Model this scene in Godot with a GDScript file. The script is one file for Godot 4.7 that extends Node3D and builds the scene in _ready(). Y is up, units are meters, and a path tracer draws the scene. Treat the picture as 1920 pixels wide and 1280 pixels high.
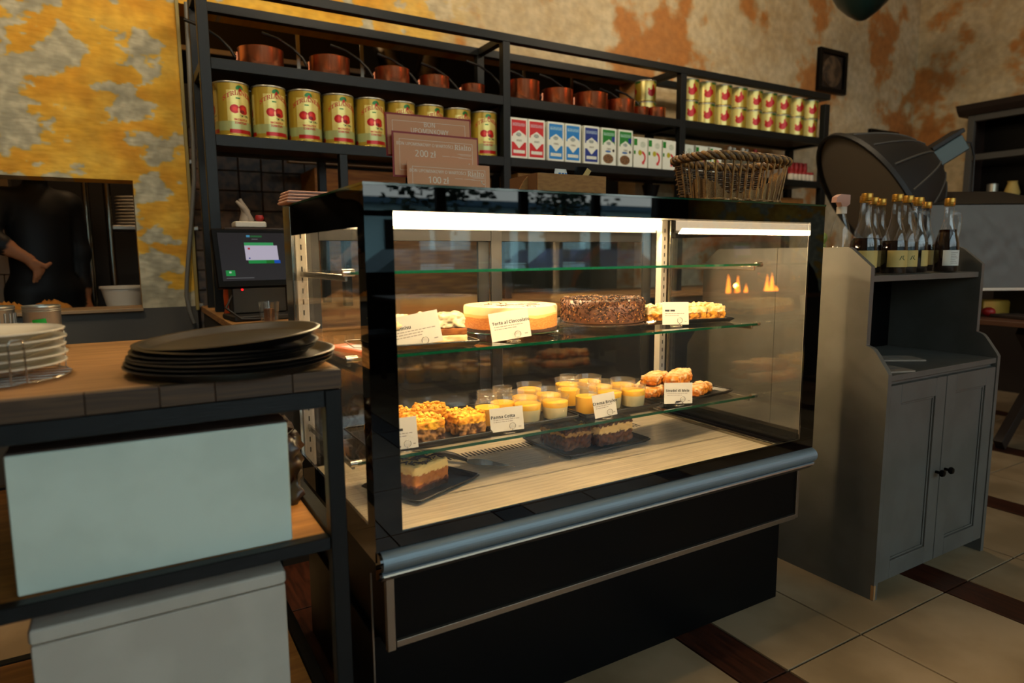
extends Node3D
# A bakery counter: glass cake case, copper pots and tins on a steel shelf, grey hutch, plaster walls.

# ---------------------------------------------------------------- mesh builder
class MB:
	var v := PackedVector3Array()
	var n := PackedVector3Array()
	var u := PackedVector2Array()
	var c := PackedColorArray()
	var xf := Transform3D()
	var col := Color(1, 1, 1)
	func at(t: Transform3D) -> MB:
		xf = t
		return self
	func tri(a: Vector3, b: Vector3, d: Vector3, na: Vector3, nb: Vector3, nd: Vector3, ua := Vector2.ZERO, ub := Vector2.ZERO, ud := Vector2.ZERO, ca = null, cb = null, cd = null) -> void:
		a = xf * a
		b = xf * b
		d = xf * d
		na = (xf.basis * na).normalized()
		nb = (xf.basis * nb).normalized()
		nd = (xf.basis * nd).normalized()
		var k0: Color = col if ca == null else ca
		var k1: Color = col if cb == null else cb
		var k2: Color = col if cd == null else cd
		if (b - a).cross(d - a).dot(na + nb + nd) > 0.0:
			v.append_array([a, d, b])
			n.append_array([na, nd, nb])
			u.append_array([ua, ud, ub])
			c.append_array([k0, k2, k1])
		else:
			v.append_array([a, b, d])
			n.append_array([na, nb, nd])
			u.append_array([ua, ub, ud])
			c.append_array([k0, k1, k2])
	func quad(a: Vector3, b: Vector3, d: Vector3, e: Vector3, nn: Vector3, ua := Vector2(0, 1), ub := Vector2(1, 1), ud := Vector2(1, 0), ue := Vector2(0, 0)) -> void:
		tri(a, b, d, nn, nn, nn, ua, ub, ud)
		tri(a, d, e, nn, nn, nn, ua, ud, ue)
	func quad4(a: Vector3, b: Vector3, d: Vector3, e: Vector3, na: Vector3, nb: Vector3, nd: Vector3, ne: Vector3, ua := Vector2(0, 1), ub := Vector2(1, 1), ud := Vector2(1, 0), ue := Vector2(0, 0)) -> void:
		tri(a, b, d, na, nb, nd, ua, ub, ud)
		tri(a, d, e, na, nd, ne, ua, ud, ue)
	# a box from lo to hi, chamfered by bev
	func box(lo: Vector3, hi: Vector3, bev := 0.0) -> void:
		var m := (lo + hi) * 0.5
		var h := (hi - lo) * 0.5
		var b := minf(bev, minf(h.x, minf(h.y, h.z)) * 0.98)
		for ax in 3:
			var p := (ax + 1) % 3
			var q := (ax + 2) % 3
			for s in [-1.0, 1.0]:
				var nn := Vector3.ZERO
				nn[ax] = s
				var cs := []
				for k in [[-1, -1], [1, -1], [1, 1], [-1, 1]]:
					var w := Vector3.ZERO
					w[ax] = s * h[ax]
					w[p] = k[0] * (h[p] - b)
					w[q] = k[1] * (h[q] - b)
					cs.append(m + w)
				if ax == 2:
					if s > 0: quad(cs[0], cs[1], cs[2], cs[3], nn)
					else: quad(cs[1], cs[0], cs[3], cs[2], nn)
				elif ax == 0:
					# p=y q=z
					if s > 0: quad(cs[3], cs[0], cs[1], cs[2], nn)
					else: quad(cs[0], cs[3], cs[2], cs[1], nn)
				else:
					# p=z q=x
					quad(cs[1], cs[2], cs[3], cs[0], nn)
		if b <= 0.0:
			return
		for ax in 3:
			var p := (ax + 1) % 3
			var q := (ax + 2) % 3
			for sp in [-1.0, 1.0]:
				for sq in [-1.0, 1.0]:
					var pts := []
					for e in [-1.0, 1.0]:
						var w1 := Vector3.ZERO
						w1[ax] = e * (h[ax] - b)
						w1[p] = sp * h[p]
						w1[q] = sq * (h[q] - b)
						var w2 := w1
						w2[p] = sp * (h[p] - b)
						w2[q] = sq * h[q]
						pts.append([m + w1, m + w2])
					var np_ := Vector3.ZERO
					np_[p] = sp
					var nq := Vector3.ZERO
					nq[q] = sq
					quad4(pts[0][0], pts[1][0], pts[1][1], pts[0][1], np_, np_, nq, nq)
		for sx in [-1.0, 1.0]:
			for sy in [-1.0, 1.0]:
				for sz in [-1.0, 1.0]:
					var a := m + Vector3(sx * h.x, sy * (h.y - b), sz * (h.z - b))
					var bb := m + Vector3(sx * (h.x - b), sy * h.y, sz * (h.z - b))
					var d := m + Vector3(sx * (h.x - b), sy * (h.y - b), sz * h.z)
					tri(a, bb, d, Vector3(sx, 0, 0), Vector3(0, sy, 0), Vector3(0, 0, sz))
	func cbox(center: Vector3, size: Vector3, bev := 0.0) -> void:
		box(center - size * 0.5, center + size * 0.5, bev)
	# profile: Vector2(radius, y); turned round y
	func lathe(prof: Array, seg := 32, a0 := 0.0, a1 := TAU, sx := 1.0, sz := 1.0) -> void:
		var cnt := prof.size()
		var sn := []
		for i in cnt - 1:
			var d: Vector2 = prof[i + 1] - prof[i]
			sn.append(Vector2(d.y, -d.x).normalized())
		var ln := 0.0
		var acc := [0.0]
		for i in cnt - 1:
			ln += (prof[i + 1] as Vector2).distance_to(prof[i])
			acc.append(ln)
		for i in cnt - 1:
			var nA: Vector2 = sn[i]
			var nB: Vector2 = sn[i]
			if i > 0 and (sn[i - 1] as Vector2).dot(sn[i]) > 0.6: nA = (sn[i - 1] + sn[i]).normalized()
			if i < cnt - 2 and (sn[i + 1] as Vector2).dot(sn[i]) > 0.6: nB = (sn[i + 1] + sn[i]).normalized()
			for k in seg:
				var t0 := a0 + (a1 - a0) * k / seg
				var t1 := a0 + (a1 - a0) * (k + 1) / seg
				var e0 := Vector3(cos(t0) * sx, 0, -sin(t0) * sz)
				var e1 := Vector3(cos(t1) * sx, 0, -sin(t1) * sz)
				var p: Vector2 = prof[i]
				var q: Vector2 = prof[i + 1]
				var P0 := e0 * p.x + Vector3(0, p.y, 0)
				var P1 := e1 * p.x + Vector3(0, p.y, 0)
				var Q0 := e0 * q.x + Vector3(0, q.y, 0)
				var Q1 := e1 * q.x + Vector3(0, q.y, 0)
				var up := Vector3.UP
				var n00 := e0 * nA.x + up * nA.y
				var n01 := e1 * nA.x + up * nA.y
				var n10 := e0 * nB.x + up * nB.y
				var n11 := e1 * nB.x + up * nB.y
				var u0 := float(k) / seg
				var u1 := float(k + 1) / seg
				var w0: float = 1.0 - acc[i] / ln
				var w1: float = 1.0 - acc[i + 1] / ln
				if p.x > 1e-6:
					tri(P0, P1, Q1, n00, n01, n11, Vector2(u0, w0), Vector2(u1, w0), Vector2(u1, w1))
				if q.x > 1e-6:
					tri(P0, Q1, Q0, n00, n11, n10, Vector2(u0, w0), Vector2(u1, w1), Vector2(u0, w1))
	func disc(r: float, y: float, up := 1.0, seg := 32, sx := 1.0, sz := 1.0) -> void:
		for k in seg:
			var t0 := TAU * k / seg
			var t1 := TAU * (k + 1) / seg
			var a := Vector3(cos(t0) * r * sx, y, -sin(t0) * r * sz)
			var b := Vector3(cos(t1) * r * sx, y, -sin(t1) * r * sz)
			var nn := Vector3(0, up, 0)
			tri(Vector3(0, y, 0), a, b, nn, nn, nn, Vector2(0.5, 0.5), Vector2(0.5 + cos(t0) * 0.5, 0.5 + sin(t0) * 0.5), Vector2(0.5 + cos(t1) * 0.5, 0.5 + sin(t1) * 0.5))
	# tube along points; radius a number or an array
	func tube(pts: Array, rad, sides := 8, closed := false, caps := true) -> void:
		var cnt := pts.size()
		var rings := []
		var norms := []
		var last := Vector3.UP
		for i in cnt:
			var d: Vector3
			if closed: d = pts[(i + 1) % cnt] - pts[(i - 1 + cnt) % cnt]
			elif i == 0: d = pts[1] - pts[0]
			elif i == cnt - 1: d = pts[i] - pts[i - 1]
			else: d = pts[i + 1] - pts[i - 1]
			d = d.normalized()
			if i == 0:
				last = Vector3.UP if absf(d.y) < 0.9 else Vector3.RIGHT
			var s := (last - d * last.dot(d)).normalized()
			last = s
			var t := d.cross(s)
			var r: float = rad[i] if rad is Array else rad
			var rg := []
			var nm := []
			for k in sides:
				var e := s * cos(TAU * k / sides) + t * sin(TAU * k / sides)
				rg.append((pts[i] as Vector3) + e * r)
				nm.append(e)
			rings.append(rg)
			norms.append(nm)
		var m := cnt if closed else cnt - 1
		for i in m:
			var j := (i + 1) % cnt
			for k in sides:
				var l := (k + 1) % sides
				quad4(rings[i][k], rings[i][l], rings[j][l], rings[j][k], norms[i][k], norms[i][l], norms[j][l], norms[j][k])
		if caps and not closed:
			for e in [0, cnt - 1]:
				var nn: Vector3 = ((pts[0] - pts[1]) if e == 0 else (pts[cnt - 1] - pts[cnt - 2])).normalized()
				for k in sides:
					tri(pts[e], rings[e][k], rings[e][(k + 1) % sides], nn, nn, nn)
	# outline in x,y pushed from z0 to z1
	func prism(poly: PackedVector2Array, z0: float, z1: float) -> void:
		var ids := Geometry2D.triangulate_polygon(poly)
		var lo := poly[0]
		var hi := poly[0]
		for p in poly:
			lo = Vector2(minf(lo.x, p.x), minf(lo.y, p.y))
			hi = Vector2(maxf(hi.x, p.x), maxf(hi.y, p.y))
		var sz := hi - lo
		for z in [z0, z1]:
			var nn := Vector3(0, 0, -1 if z == minf(z0, z1) else 1)
			for i in range(0, ids.size(), 3):
				var a := poly[ids[i]]
				var b := poly[ids[i + 1]]
				var d := poly[ids[i + 2]]
				tri(Vector3(a.x, a.y, z), Vector3(b.x, b.y, z), Vector3(d.x, d.y, z), nn, nn, nn, Vector2((a.x - lo.x) / sz.x, 1 - (a.y - lo.y) / sz.y), Vector2((b.x - lo.x) / sz.x, 1 - (b.y - lo.y) / sz.y), Vector2((d.x - lo.x) / sz.x, 1 - (d.y - lo.y) / sz.y))
		var ccw := not Geometry2D.is_polygon_clockwise(poly)
		for i in poly.size():
			var a := poly[i]
			var b := poly[(i + 1) % poly.size()]
			var d := (b - a).normalized()
			var nn := Vector3(d.y, -d.x, 0) * (1.0 if ccw else -1.0)
			quad(Vector3(a.x, a.y, z0), Vector3(b.x, b.y, z0), Vector3(b.x, b.y, z1), Vector3(a.x, a.y, z1), nn)
	# smooth grid of points rows x cols
	func grid(g: Array, flip := 1.0, cols: Array = [], wrap := false) -> void:
		var R := g.size()
		var C: int = g[0].size()
		var nn := []
		for i in R:
			var row := []
			for j in C:
				var du: Vector3 = g[i][(j + 1) % C if wrap else mini(j + 1, C - 1)] - g[i][(j - 1 + C) % C if wrap else maxi(j - 1, 0)]
				var dv: Vector3 = g[mini(i + 1, R - 1)][j] - g[maxi(i - 1, 0)][j]
				row.append((du.cross(dv)).normalized() * flip)
			nn.append(row)
		for i in R - 1:
			for j in (C if wrap else C - 1):
				var k := (j + 1) % C
				var a: Vector3 = g[i][j]
				var b: Vector3 = g[i][k]
				var d: Vector3 = g[i + 1][k]
				var e: Vector3 = g[i + 1][j]
				var ua := Vector2(float(j) / (C - 1), float(i) / (R - 1))
				var ub := Vector2(float(j + 1) / (C - 1), float(i) / (R - 1))
				var ud := Vector2(float(j + 1) / (C - 1), float(i + 1) / (R - 1))
				var ue := Vector2(float(j) / (C - 1), float(i + 1) / (R - 1))
				if cols.is_empty():
					tri(a, b, d, nn[i][j], nn[i][k], nn[i + 1][k], ua, ub, ud)
					tri(a, d, e, nn[i][j], nn[i + 1][k], nn[i + 1][j], ua, ud, ue)
				else:
					tri(a, b, d, nn[i][j], nn[i][k], nn[i + 1][k], ua, ub, ud, cols[i][j], cols[i][k], cols[i + 1][k])
					tri(a, d, e, nn[i][j], nn[i + 1][k], nn[i + 1][j], ua, ud, ue, cols[i][j], cols[i + 1][k], cols[i + 1][j])
	func mesh() -> ArrayMesh:
		var a := []
		a.resize(Mesh.ARRAY_MAX)
		a[Mesh.ARRAY_VERTEX] = v
		a[Mesh.ARRAY_NORMAL] = n
		a[Mesh.ARRAY_TEX_UV] = u
		a[Mesh.ARRAY_COLOR] = c
		var m := ArrayMesh.new()
		m.add_surface_from_arrays(Mesh.PRIMITIVE_TRIANGLES, a)
		return m

# ---------------------------------------------------------------- nodes
var used := {}
var M := {}
var rng := RandomNumberGenerator.new()
const ORD := ["first", "second", "third", "fourth", "fifth", "sixth", "seventh", "eighth", "ninth", "tenth", "eleventh", "twelfth"]

func numbered(called: String) -> String:
	if not used.has(called):
		used[called] = 0
		return called
	used[called] += 1
	return "%s_%03d" % [called, used[called]]

func tag(o: Node3D, label: String, category: String, group := "") -> Node3D:
	o.set_meta("label", label)
	o.set_meta("category", category)
	if group != "": o.set_meta("group", group)
	return o

func thing(called: String, label: String, category: String, at := Vector3.ZERO, turn := 0.0, group := "") -> Node3D:
	var o := Node3D.new()
	o.name = numbered(called)
	add_child(o)
	o.position = at
	o.rotation.y = turn
	return tag(o, label, category, group)

func put(called: String, mesh: Mesh, material: Material, parent: Node = self, at := Vector3.ZERO, turn := Vector3.ZERO) -> MeshInstance3D:
	var o := MeshInstance3D.new()
	o.name = numbered(called) if parent == self else called
	o.mesh = mesh
	o.material_override = material
	o.position = at
	o.rotation = turn
	o.cast_shadow = GeometryInstance3D.SHADOW_CASTING_SETTING_ON
	parent.add_child(o, true)
	return o

func struct(called: String, mesh: Mesh, material: Material, label := "") -> MeshInstance3D:
	var o := put(called, mesh, material)
	o.set_meta("kind", "structure")
	if label != "": o.set_meta("label", label)
	return o

func copy(o: Node3D, base: String, at: Vector3, turn: float, label: String) -> Node3D:
	var r: Node3D = o.duplicate()
	r.name = numbered(base)
	add_child(r)
	r.position = at
	r.rotation.y = turn
	r.set_meta("label", label)
	return r

func bx(lo: Vector3, hi: Vector3, bev := 0.0) -> ArrayMesh:
	var b := MB.new()
	b.box(lo, hi, bev)
	return b.mesh()

func V2(a: Array) -> Array:
	var r := []
	for i in range(0, a.size(), 2): r.append(Vector2(a[i], a[i + 1]))
	return r

func lathed(a: Array, seg := 32) -> ArrayMesh:
	var b := MB.new()
	b.lathe(V2(a), seg)
	return b.mesh()

# ---------------------------------------------------------------- materials
func mat(called: String, color: Color, rough := 0.6, metal := 0.0) -> StandardMaterial3D:
	var m := StandardMaterial3D.new()
	m.resource_name = called
	m.albedo_color = color
	m.roughness = rough
	m.metallic = metal
	M[called] = m
	return m

func noise_tex(freq: float, stops: Array, size := 512, seed_ := 1, oct := 4, normal := false, bump := 4.0) -> NoiseTexture2D:
	var f := FastNoiseLite.new()
	f.seed = seed_
	f.frequency = freq
	f.fractal_octaves = oct
	f.noise_type = FastNoiseLite.TYPE_SIMPLEX_SMOOTH
	var t := NoiseTexture2D.new()
	t.width = size
	t.height = size
	t.seamless = true
	t.noise = f
	if normal:
		t.as_normal_map = true
		t.bump_strength = bump
	elif not stops.is_empty():
		var g := Gradient.new()
		var off := PackedFloat32Array()
		var cl := PackedColorArray()
		for s in stops:
			off.append(s[0])
			cl.append(s[1])
		g.offsets = off
		g.colors = cl
		t.color_ramp = g
	return t

func grained(called: String, tex: Texture2D, scale: Vector3, rough := 0.6, metal := 0.0, world := true) -> StandardMaterial3D:
	var m := mat(called, Color(1, 1, 1), rough, metal)
	m.albedo_texture = tex
	m.uv1_triplanar = true
	m.uv1_world_triplanar = world
	m.uv1_scale = scale
	return m

func relief(m: StandardMaterial3D, tex: Texture2D, cm: float) -> void:
	m.heightmap_enabled = true
	m.heightmap_texture = tex
	m.heightmap_scale = cm

func pane(called: String, alpha := 0.04, rough := 0.0, tint := Color(0.8, 0.9, 0.88)) -> StandardMaterial3D:
	var m := mat(called, Color(tint.r, tint.g, tint.b, alpha), rough)
	m.transparency = BaseMaterial3D.TRANSPARENCY_ALPHA
	return m

func lamp_mat(called: String, color: Color, energy: float) -> StandardMaterial3D:
	var m := mat(called, color, 0.6)
	m.emission_enabled = true
	m.emission = color
	m.emission_energy_multiplier = energy
	return m

func printed(called: String, im: Image, rough := 0.55, metal := 0.0) -> StandardMaterial3D:
	var m := mat(called, Color(1, 1, 1), rough, metal)
	m.albedo_texture = ImageTexture.create_from_image(im)
	m.texture_repeat = false
	return m

func area(called: String, at: Vector3, look: Vector3, size: Vector2, color: Color, energy: float) -> void:
	var l := AreaLight3D.new()
	l.name = called
	l.area_size = size
	l.light_color = color
	l.light_energy = energy
	l.area_range = 14.0
	l.shadow_enabled = true
	add_child(l)
	l.look_at_from_position(at, at + look, Vector3.UP if absf(look.normalized().y) < 0.9 else Vector3.BACK)

func text(s: String, height: float, depth := 0.0006, font := "Droid Sans", bold := false) -> ArrayMesh:
	var t := TextMesh.new()
	var f := SystemFont.new()
	f.font_names = PackedStringArray([font])
	if bold: f.font_weight = 700
	t.font = f
	t.text = s
	t.font_size = 32
	t.pixel_size = height / 32.0 * 1.35
	t.depth = depth
	t.curve_step = 2.0
	var a := t.get_mesh_arrays()
	var m := ArrayMesh.new()
	m.add_surface_from_arrays(Mesh.PRIMITIVE_TRIANGLES, a)
	return m

# text laid round an upright cylinder of radius r, raised in an arch
func round_text(s: String, height: float, r: float, arch := 0.0, bold := true) -> ArrayMesh:
	var src := text(s, height, 0.0008, "Droid Serif", bold)
	var a := src.surface_get_arrays(0)
	var vv: PackedVector3Array = a[Mesh.ARRAY_VERTEX]
	var nn: PackedVector3Array = a[Mesh.ARRAY_NORMAL]
	for i in vv.size():
		var p := vv[i]
		var t := p.x / r
		var rr := r + p.z
		var q := nn[i]
		vv[i] = Vector3(sin(t) * rr, p.y - arch * p.x * p.x, cos(t) * rr)
		nn[i] = Vector3(q.x * cos(t) + q.z * sin(t), q.y, q.z * cos(t) - q.x * sin(t))
	a[Mesh.ARRAY_VERTEX] = vv
	a[Mesh.ARRAY_NORMAL] = nn
	var m := ArrayMesh.new()
	m.add_surface_from_arrays(Mesh.PRIMITIVE_TRIANGLES, a)
	return m

func nz(seed_: int, freq: float, oct := 3) -> FastNoiseLite:
	var f := FastNoiseLite.new()
	f.seed = seed_
	f.frequency = freq
	f.fractal_octaves = oct
	f.noise_type = FastNoiseLite.TYPE_SIMPLEX_SMOOTH
	return f

func ss(a: float, b: float, x: float) -> float:
	return smoothstep(a, b, x)

# ---------------------------------------------------------------- textures
# plaster of the whole back wall (and, past CORNER, of the right wall): worn yellow paint over grey render at the left, cream with rust stains at the right
const WALL_X0 := -2.2
const WALL_LEN := 12.2
const WALL_H := 4.2
const CORNER := 5.9
func plaster() -> Image:
	var w := 1830
	var h := 630
	var im := Image.create(w, h, false, Image.FORMAT_RGB8)
	var big := nz(3, 0.9, 4)
	var mid := nz(5, 4.2, 5)
	var fine := nz(9, 13.0, 3)
	var patch := nz(14, 2.6, 5)
	var stain := nz(21, 1.5, 5)
	var yellow := Color(0.80, 0.61, 0.16)
	var ochre := Color(0.77, 0.54, 0.10)
	var straw := Color(0.83, 0.67, 0.26)
	var render_grey := Color(0.60, 0.58, 0.49)
	var pale := Color(0.76, 0.72, 0.61)
	var cream := Color(0.73, 0.66, 0.53)
	var cream2 := Color(0.66, 0.58, 0.44)
	var rust := Color(0.60, 0.34, 0.10)
	for j in h:
		var y := WALL_H * (1.0 - (j + 0.5) / h)
		for i in w:
			var x := WALL_X0 + WALL_LEN * (i + 0.5) / w
			var a := mid.get_noise_2d(x, y * 1.3)
			var f := fine.get_noise_2d(x, y)
			var k: Color
			var lean := 0.55 * big.get_noise_2d(x * 0.8 + 9.0, y)
			var side := ss(0.85, 1.5, x + lean)
			if side < 1.0:
				var p := patch.get_noise_2d(x * 1.1, y * 1.5) + 0.25 * a
				var left_more := 0.17 * ss(-0.25, -0.85, x) - 0.06 * ss(-0.3, 0.6, x) - 0.05
				var low_more := 0.2 * ss(1.12, 0.95, y)
				k = yellow.lerp(ochre, clampf(0.5 + 1.6 * big.get_noise_2d(x * 1.7, y * 2.0 + 4.0), 0, 1)).lerp(straw, clampf(0.35 + 1.4 * a, 0, 1) * 0.7)
				k = k.lerp(render_grey.lerp(pale, clampf(0.3 + 1.5 * f, 0, 1) * 0.5), ss(0.03, 0.12, p + left_more + low_more + 0.22 * f + 0.12 * fine.get_noise_2d(x * 0.35 + 5.0, y * 2.2)))
			if side > 0.0:
				var q := cream.lerp(cream2, clampf(0.5 + 1.3 * a, 0, 1)).lerp(pale, clampf(0.15 + 1.2 * big.get_noise_2d(x, y + 7.0), 0, 1) * 0.5)
				var s := stain.get_noise_2d(x * 1.0 + 3.0, y * 0.8) + 0.3 * a
				var here := 0.0
				for b in [[2.75, 2.55, 0.42, 0.5], [4.35, 2.38, 0.3, 0.35], [5.25, 2.9, 0.45, 0.45], [5.75, 2.05, 0.28, 0.35], [6.3, 2.0, 0.55, 0.35], [6.1, 2.75, 0.35, 0.5], [7.0, 1.5, 0.3, 0.2], [1.7, 2.9, 0.5, 0.2], [6.55, 1.35, 0.3, 0.3]]:
					var dx: float = (x - b[0]) / b[2]
					var dy: float = (y - b[1]) / b[3]
					here = maxf(here, 0.42 * (1.0 - minf(1.0, dx * dx + dy * dy)))
				q = q.lerp(rust, ss(0.14, 0.5, s + here + 0.12 * f) * 0.75)
				k = q if side >= 1.0 else k.lerp(q, side)
			var d := 1.0 + 0.10 * f + 0.05 * a
			im.set_pixel(i, j, Color(k.r * d, k.g * d, k.b * d))
	return im

# box whose faces take the plaster by where they stand along the walls
func plaster_box(b: MB, lo: Vector3, hi: Vector3) -> void:
	var k := MB.new()
	k.box(lo, hi)
	for i in k.v.size():
		var p := k.v[i]
		var nn := k.n[i]
		var s := p.x
		if lo.x >= CORNER - 0.01: s = CORNER + (p.z + 2.25)
		elif absf(nn.x) > 0.5: s = p.x + (p.z + 2.25) * 0.6
		b.v.append(p)
		b.n.append(nn)
		b.u.append(Vector2((s - WALL_X0) / WALL_LEN, 1.0 - p.y / WALL_H))
		b.c.append(Color(1, 1, 1))

func can_label(big: bool) -> Image:
	var w := 512
	var h := 256
	var im := Image.create(w, h, false, Image.FORMAT_RGB8)
	var f := nz(4, 0.03, 3)
	var gold := Color(0.62, 0.52, 0.17)
	var pale := Color(0.80, 0.76, 0.46)
	var green := Color(0.10, 0.38, 0.16)
	var red := Color(0.62, 0.05, 0.05)
	for j in h:
		var y := (j + 0.5) / h
		for i in w:
			var x := fposmod((i + 0.5) / w * 3.0, 1.0)   # the print runs three times round
			var k := gold
			if big:
				if x > 0.14 and x < 0.82 and y > 0.14 and y < 0.74: k = pale if fposmod(y * 42.0, 1.0) < 0.75 else Color(0.72, 0.66, 0.35)
				if y > 0.74 and y < 0.92: k = Color(0.60, 0.63, 0.42)
				if y > 0.89 and y < 0.965 and x > 0.18 and x < 0.86: k = red
				var e := Vector2((x - 0.50) / 0.11, (y - 0.10) / 0.06)
				if e.length() < 1.0 and y < 0.12: k = green
				if Vector2((x - 0.52) / 0.035, (y - 0.125) / 0.035).length() < 1.0: k = red
				if absf(x - 0.44) < 0.06 and absf(y - 0.29) < 0.012: k = green
				var t := 1.0
				for c in [[0.34, 0.50, 0.13, 0.085], [0.58, 0.485, 0.13, 0.075], [0.60, 0.535, 0.12, 0.06]]:
					t = minf(t, Vector2((x - c[0]) / c[2], (y - c[1]) / c[3]).length())
				if t < 1.0: k = red.lerp(Color(0.75, 0.16, 0.08), ss(0.75, 0.3, t))
				if Vector2((x - 0.55) / 0.075, (y - 0.545) / 0.032).length() < 1.0: k = Color(0.45, 0.05, 0.04)
				if Vector2((x - 0.45) / 0.03, (y - 0.52) / 0.05).length() < 1.0: k = Color(0.85, 0.62, 0.42)
				if absf(x - 0.62) < 0.14 and absf(y - 0.625) < 0.02 and f.get_noise_2d(i * 3.0, j * 3.0) > -0.1: k = Color(0.25, 0.33, 0.16)
				if absf(x - 0.50) < 0.2 and absf(y - 0.70) < 0.022 and f.get_noise_2d(i * 9.0, j * 4.0) > -0.15: k = Color(0.62, 0.25, 0.12)
				if absf(x - 0.50) < 0.18 and absf(y - 0.765) < 0.022 and f.get_noise_2d(i * 9.0 + 40.0, j * 4.0) > -0.15: k = Color(0.60, 0.22, 0.12)
			else:
				if x > 0.05 and x < 0.62: k = Color(0.78, 0.73, 0.45)
				var t2 := minf(Vector2((x - 0.52) / 0.17, (y - 0.62) / 0.17).length(), Vector2((x - 0.66) / 0.14, (y - 0.5) / 0.15).length())
				t2 = minf(t2, Vector2((x - 0.62) / 0.05, (y - 0.33) / 0.14).length())
				if t2 < 1.0: k = red
				if t2 >= 1.0 and Vector2((x - 0.40) / 0.05, (y - 0.45) / 0.08).length() < 1.0: k = Color(0.72, 0.22, 0.14)
				if y < 0.1 and x > 0.7: k = green
			im.set_pixel(i, j, k)
	return im

# front prints of the cartons, drawn from blocks: kind 0 red, 1 sky blue, 2 navy, 3 green over navy with biscuits, 4 white and green with fruit
func carton_print(kind: int) -> Image:
	var w := 96
	var h := 168
	var im := Image.create(w, h, false, Image.FORMAT_RGB8)
	var ink: Color = [Color(0.70, 0.02, 0.05), Color(0.02, 0.45, 0.74), Color(0.03, 0.16, 0.48), Color(0.05, 0.45, 0.12), Color(0.06, 0.45, 0.10)][kind]
	var white := Color(0.82, 0.84, 0.80)
	var f := nz(7 + kind, 0.11, 3)
	for j in h:
		var y := (j + 0.5) / h
		for i in w:
			var x := (i + 0.5) / w
			var k := white
			if kind < 4:
				if x > 0.06 and x < 0.92 and y > 0.05 and y < 0.95: k = ink
				if kind == 3 and x > 0.70 and y > 0.22 and y < 0.36 and x < 0.92: k = Color(0.04, 0.14, 0.5)
				# pale banner with a peak over it and a wedge under it
				var peak := 0.30 + 0.30 * absf(x - 0.5)
				var foot := 0.60 + (0.16 * (1.0 - absf(x - 0.5) * 3.2) if absf(x - 0.5) < 0.31 else 0.0)
				if y > peak and y < foot and (x > 0.14 and x < 0.9 or y > 0.46): k = white
				if kind == 3 and y > 0.58: k = white
				if y > 0.12 and y < 0.20 and x > 0.12 and x < 0.86 and f.get_noise_2d(i * 5.0, j * 1.2) > -0.18: k = Color(0.70, 0.76, 0.80).lerp(ink, 0.25)
				if Vector2((x - 0.48) / 0.16, (y - 0.41) / 0.05).length() < 1.0 and f.get_noise_2d(i * 3.0, j * 3.0) > -0.1: k = Color(0.36, 0.42, 0.42)
				if absf(y - 0.56) < 0.025 and absf(x - 0.5) < 0.16 and f.get_noise_2d(i * 7.0, j * 3.0) > -0.05: k = Color(0.45, 0.45, 0.4)
				if kind < 3 and absf(y - 0.84) < 0.04 and absf(x - 0.5) < 0.34: k = white if f.get_noise_2d(i * 8.0, j * 3.0) > -0.3 else Color(0.6, 0.6, 0.58)
				if kind == 3:
					if Vector2((x - 0.45) / 0.2, (y - 0.63) / 0.03).length() < 1.0: k = Color(0.2, 0.38, 0.62)
					if Vector2((x - 0.82) / 0.08, (y - 0.6) / 0.04).length() < 1.0: k = Color(0.12, 0.1, 0.08)
					if Vector2((x - 0.46) / 0.36, (y - 0.83) / 0.13).length() < 1.0: k = Color(0.55, 0.40, 0.22).lerp(Color(0.22, 0.12, 0.06), clampf(0.5 + 2.2 * f.get_noise_2d(i * 1.4, j * 1.4), 0, 1))
			else:
				if x < 0.24 and y > 0.05 and y < 0.26: k = ink
				if x < 0.12 and y > 0.44 and y < 0.56: k = ink
				if Vector2((x - 0.66) / 0.2, (y - 0.22) / 0.1).length() < 1.0 and f.get_noise_2d(i * 4.0, j * 4.0) > 0.1: k = Color(0.45, 0.55, 0.45)
				if Vector2((x - 0.45) / 0.14, (y - 0.50) / 0.09).length() < 1.0: k = Color(0.62, 0.60, 0.05)
				var a := Vector2((x - 0.58) / 0.30, (y - 0.66) / 0.22).length()
				if a < 1.0 and a > 0.62 and x > 0.6: k = Color(0.72, 0.06, 0.10)
				if Vector2((x - 0.7) / 0.09, (y - 0.84) / 0.05).length() < 1.0: k = Color(0.72, 0.2, 0.2)
			im.set_pixel(i, j, k)
	return im

func wood_image(w: int, h: int, dark: Color, light: Color, s: int) -> Image:
	var im := Image.create(w, h, false, Image.FORMAT_RGB8)
	var f := nz(s, 0.012, 4)
	var g := nz(s + 1, 0.05, 3)
	for j in h:
		for i in w:
			var warp := f.get_noise_2d(i * 0.35, j * 1.1) * 26.0
			var ring := 0.5 + 0.5 * sin((j + warp) * 0.42)
			var fib := 0.5 + 0.8 * g.get_noise_2d(i * 0.12, j * 3.0)
			im.set_pixel(i, j, dark.lerp(light, clampf(0.25 + 0.35 * ring + 0.45 * (fib - 0.3), 0, 1)))
	return im

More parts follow.
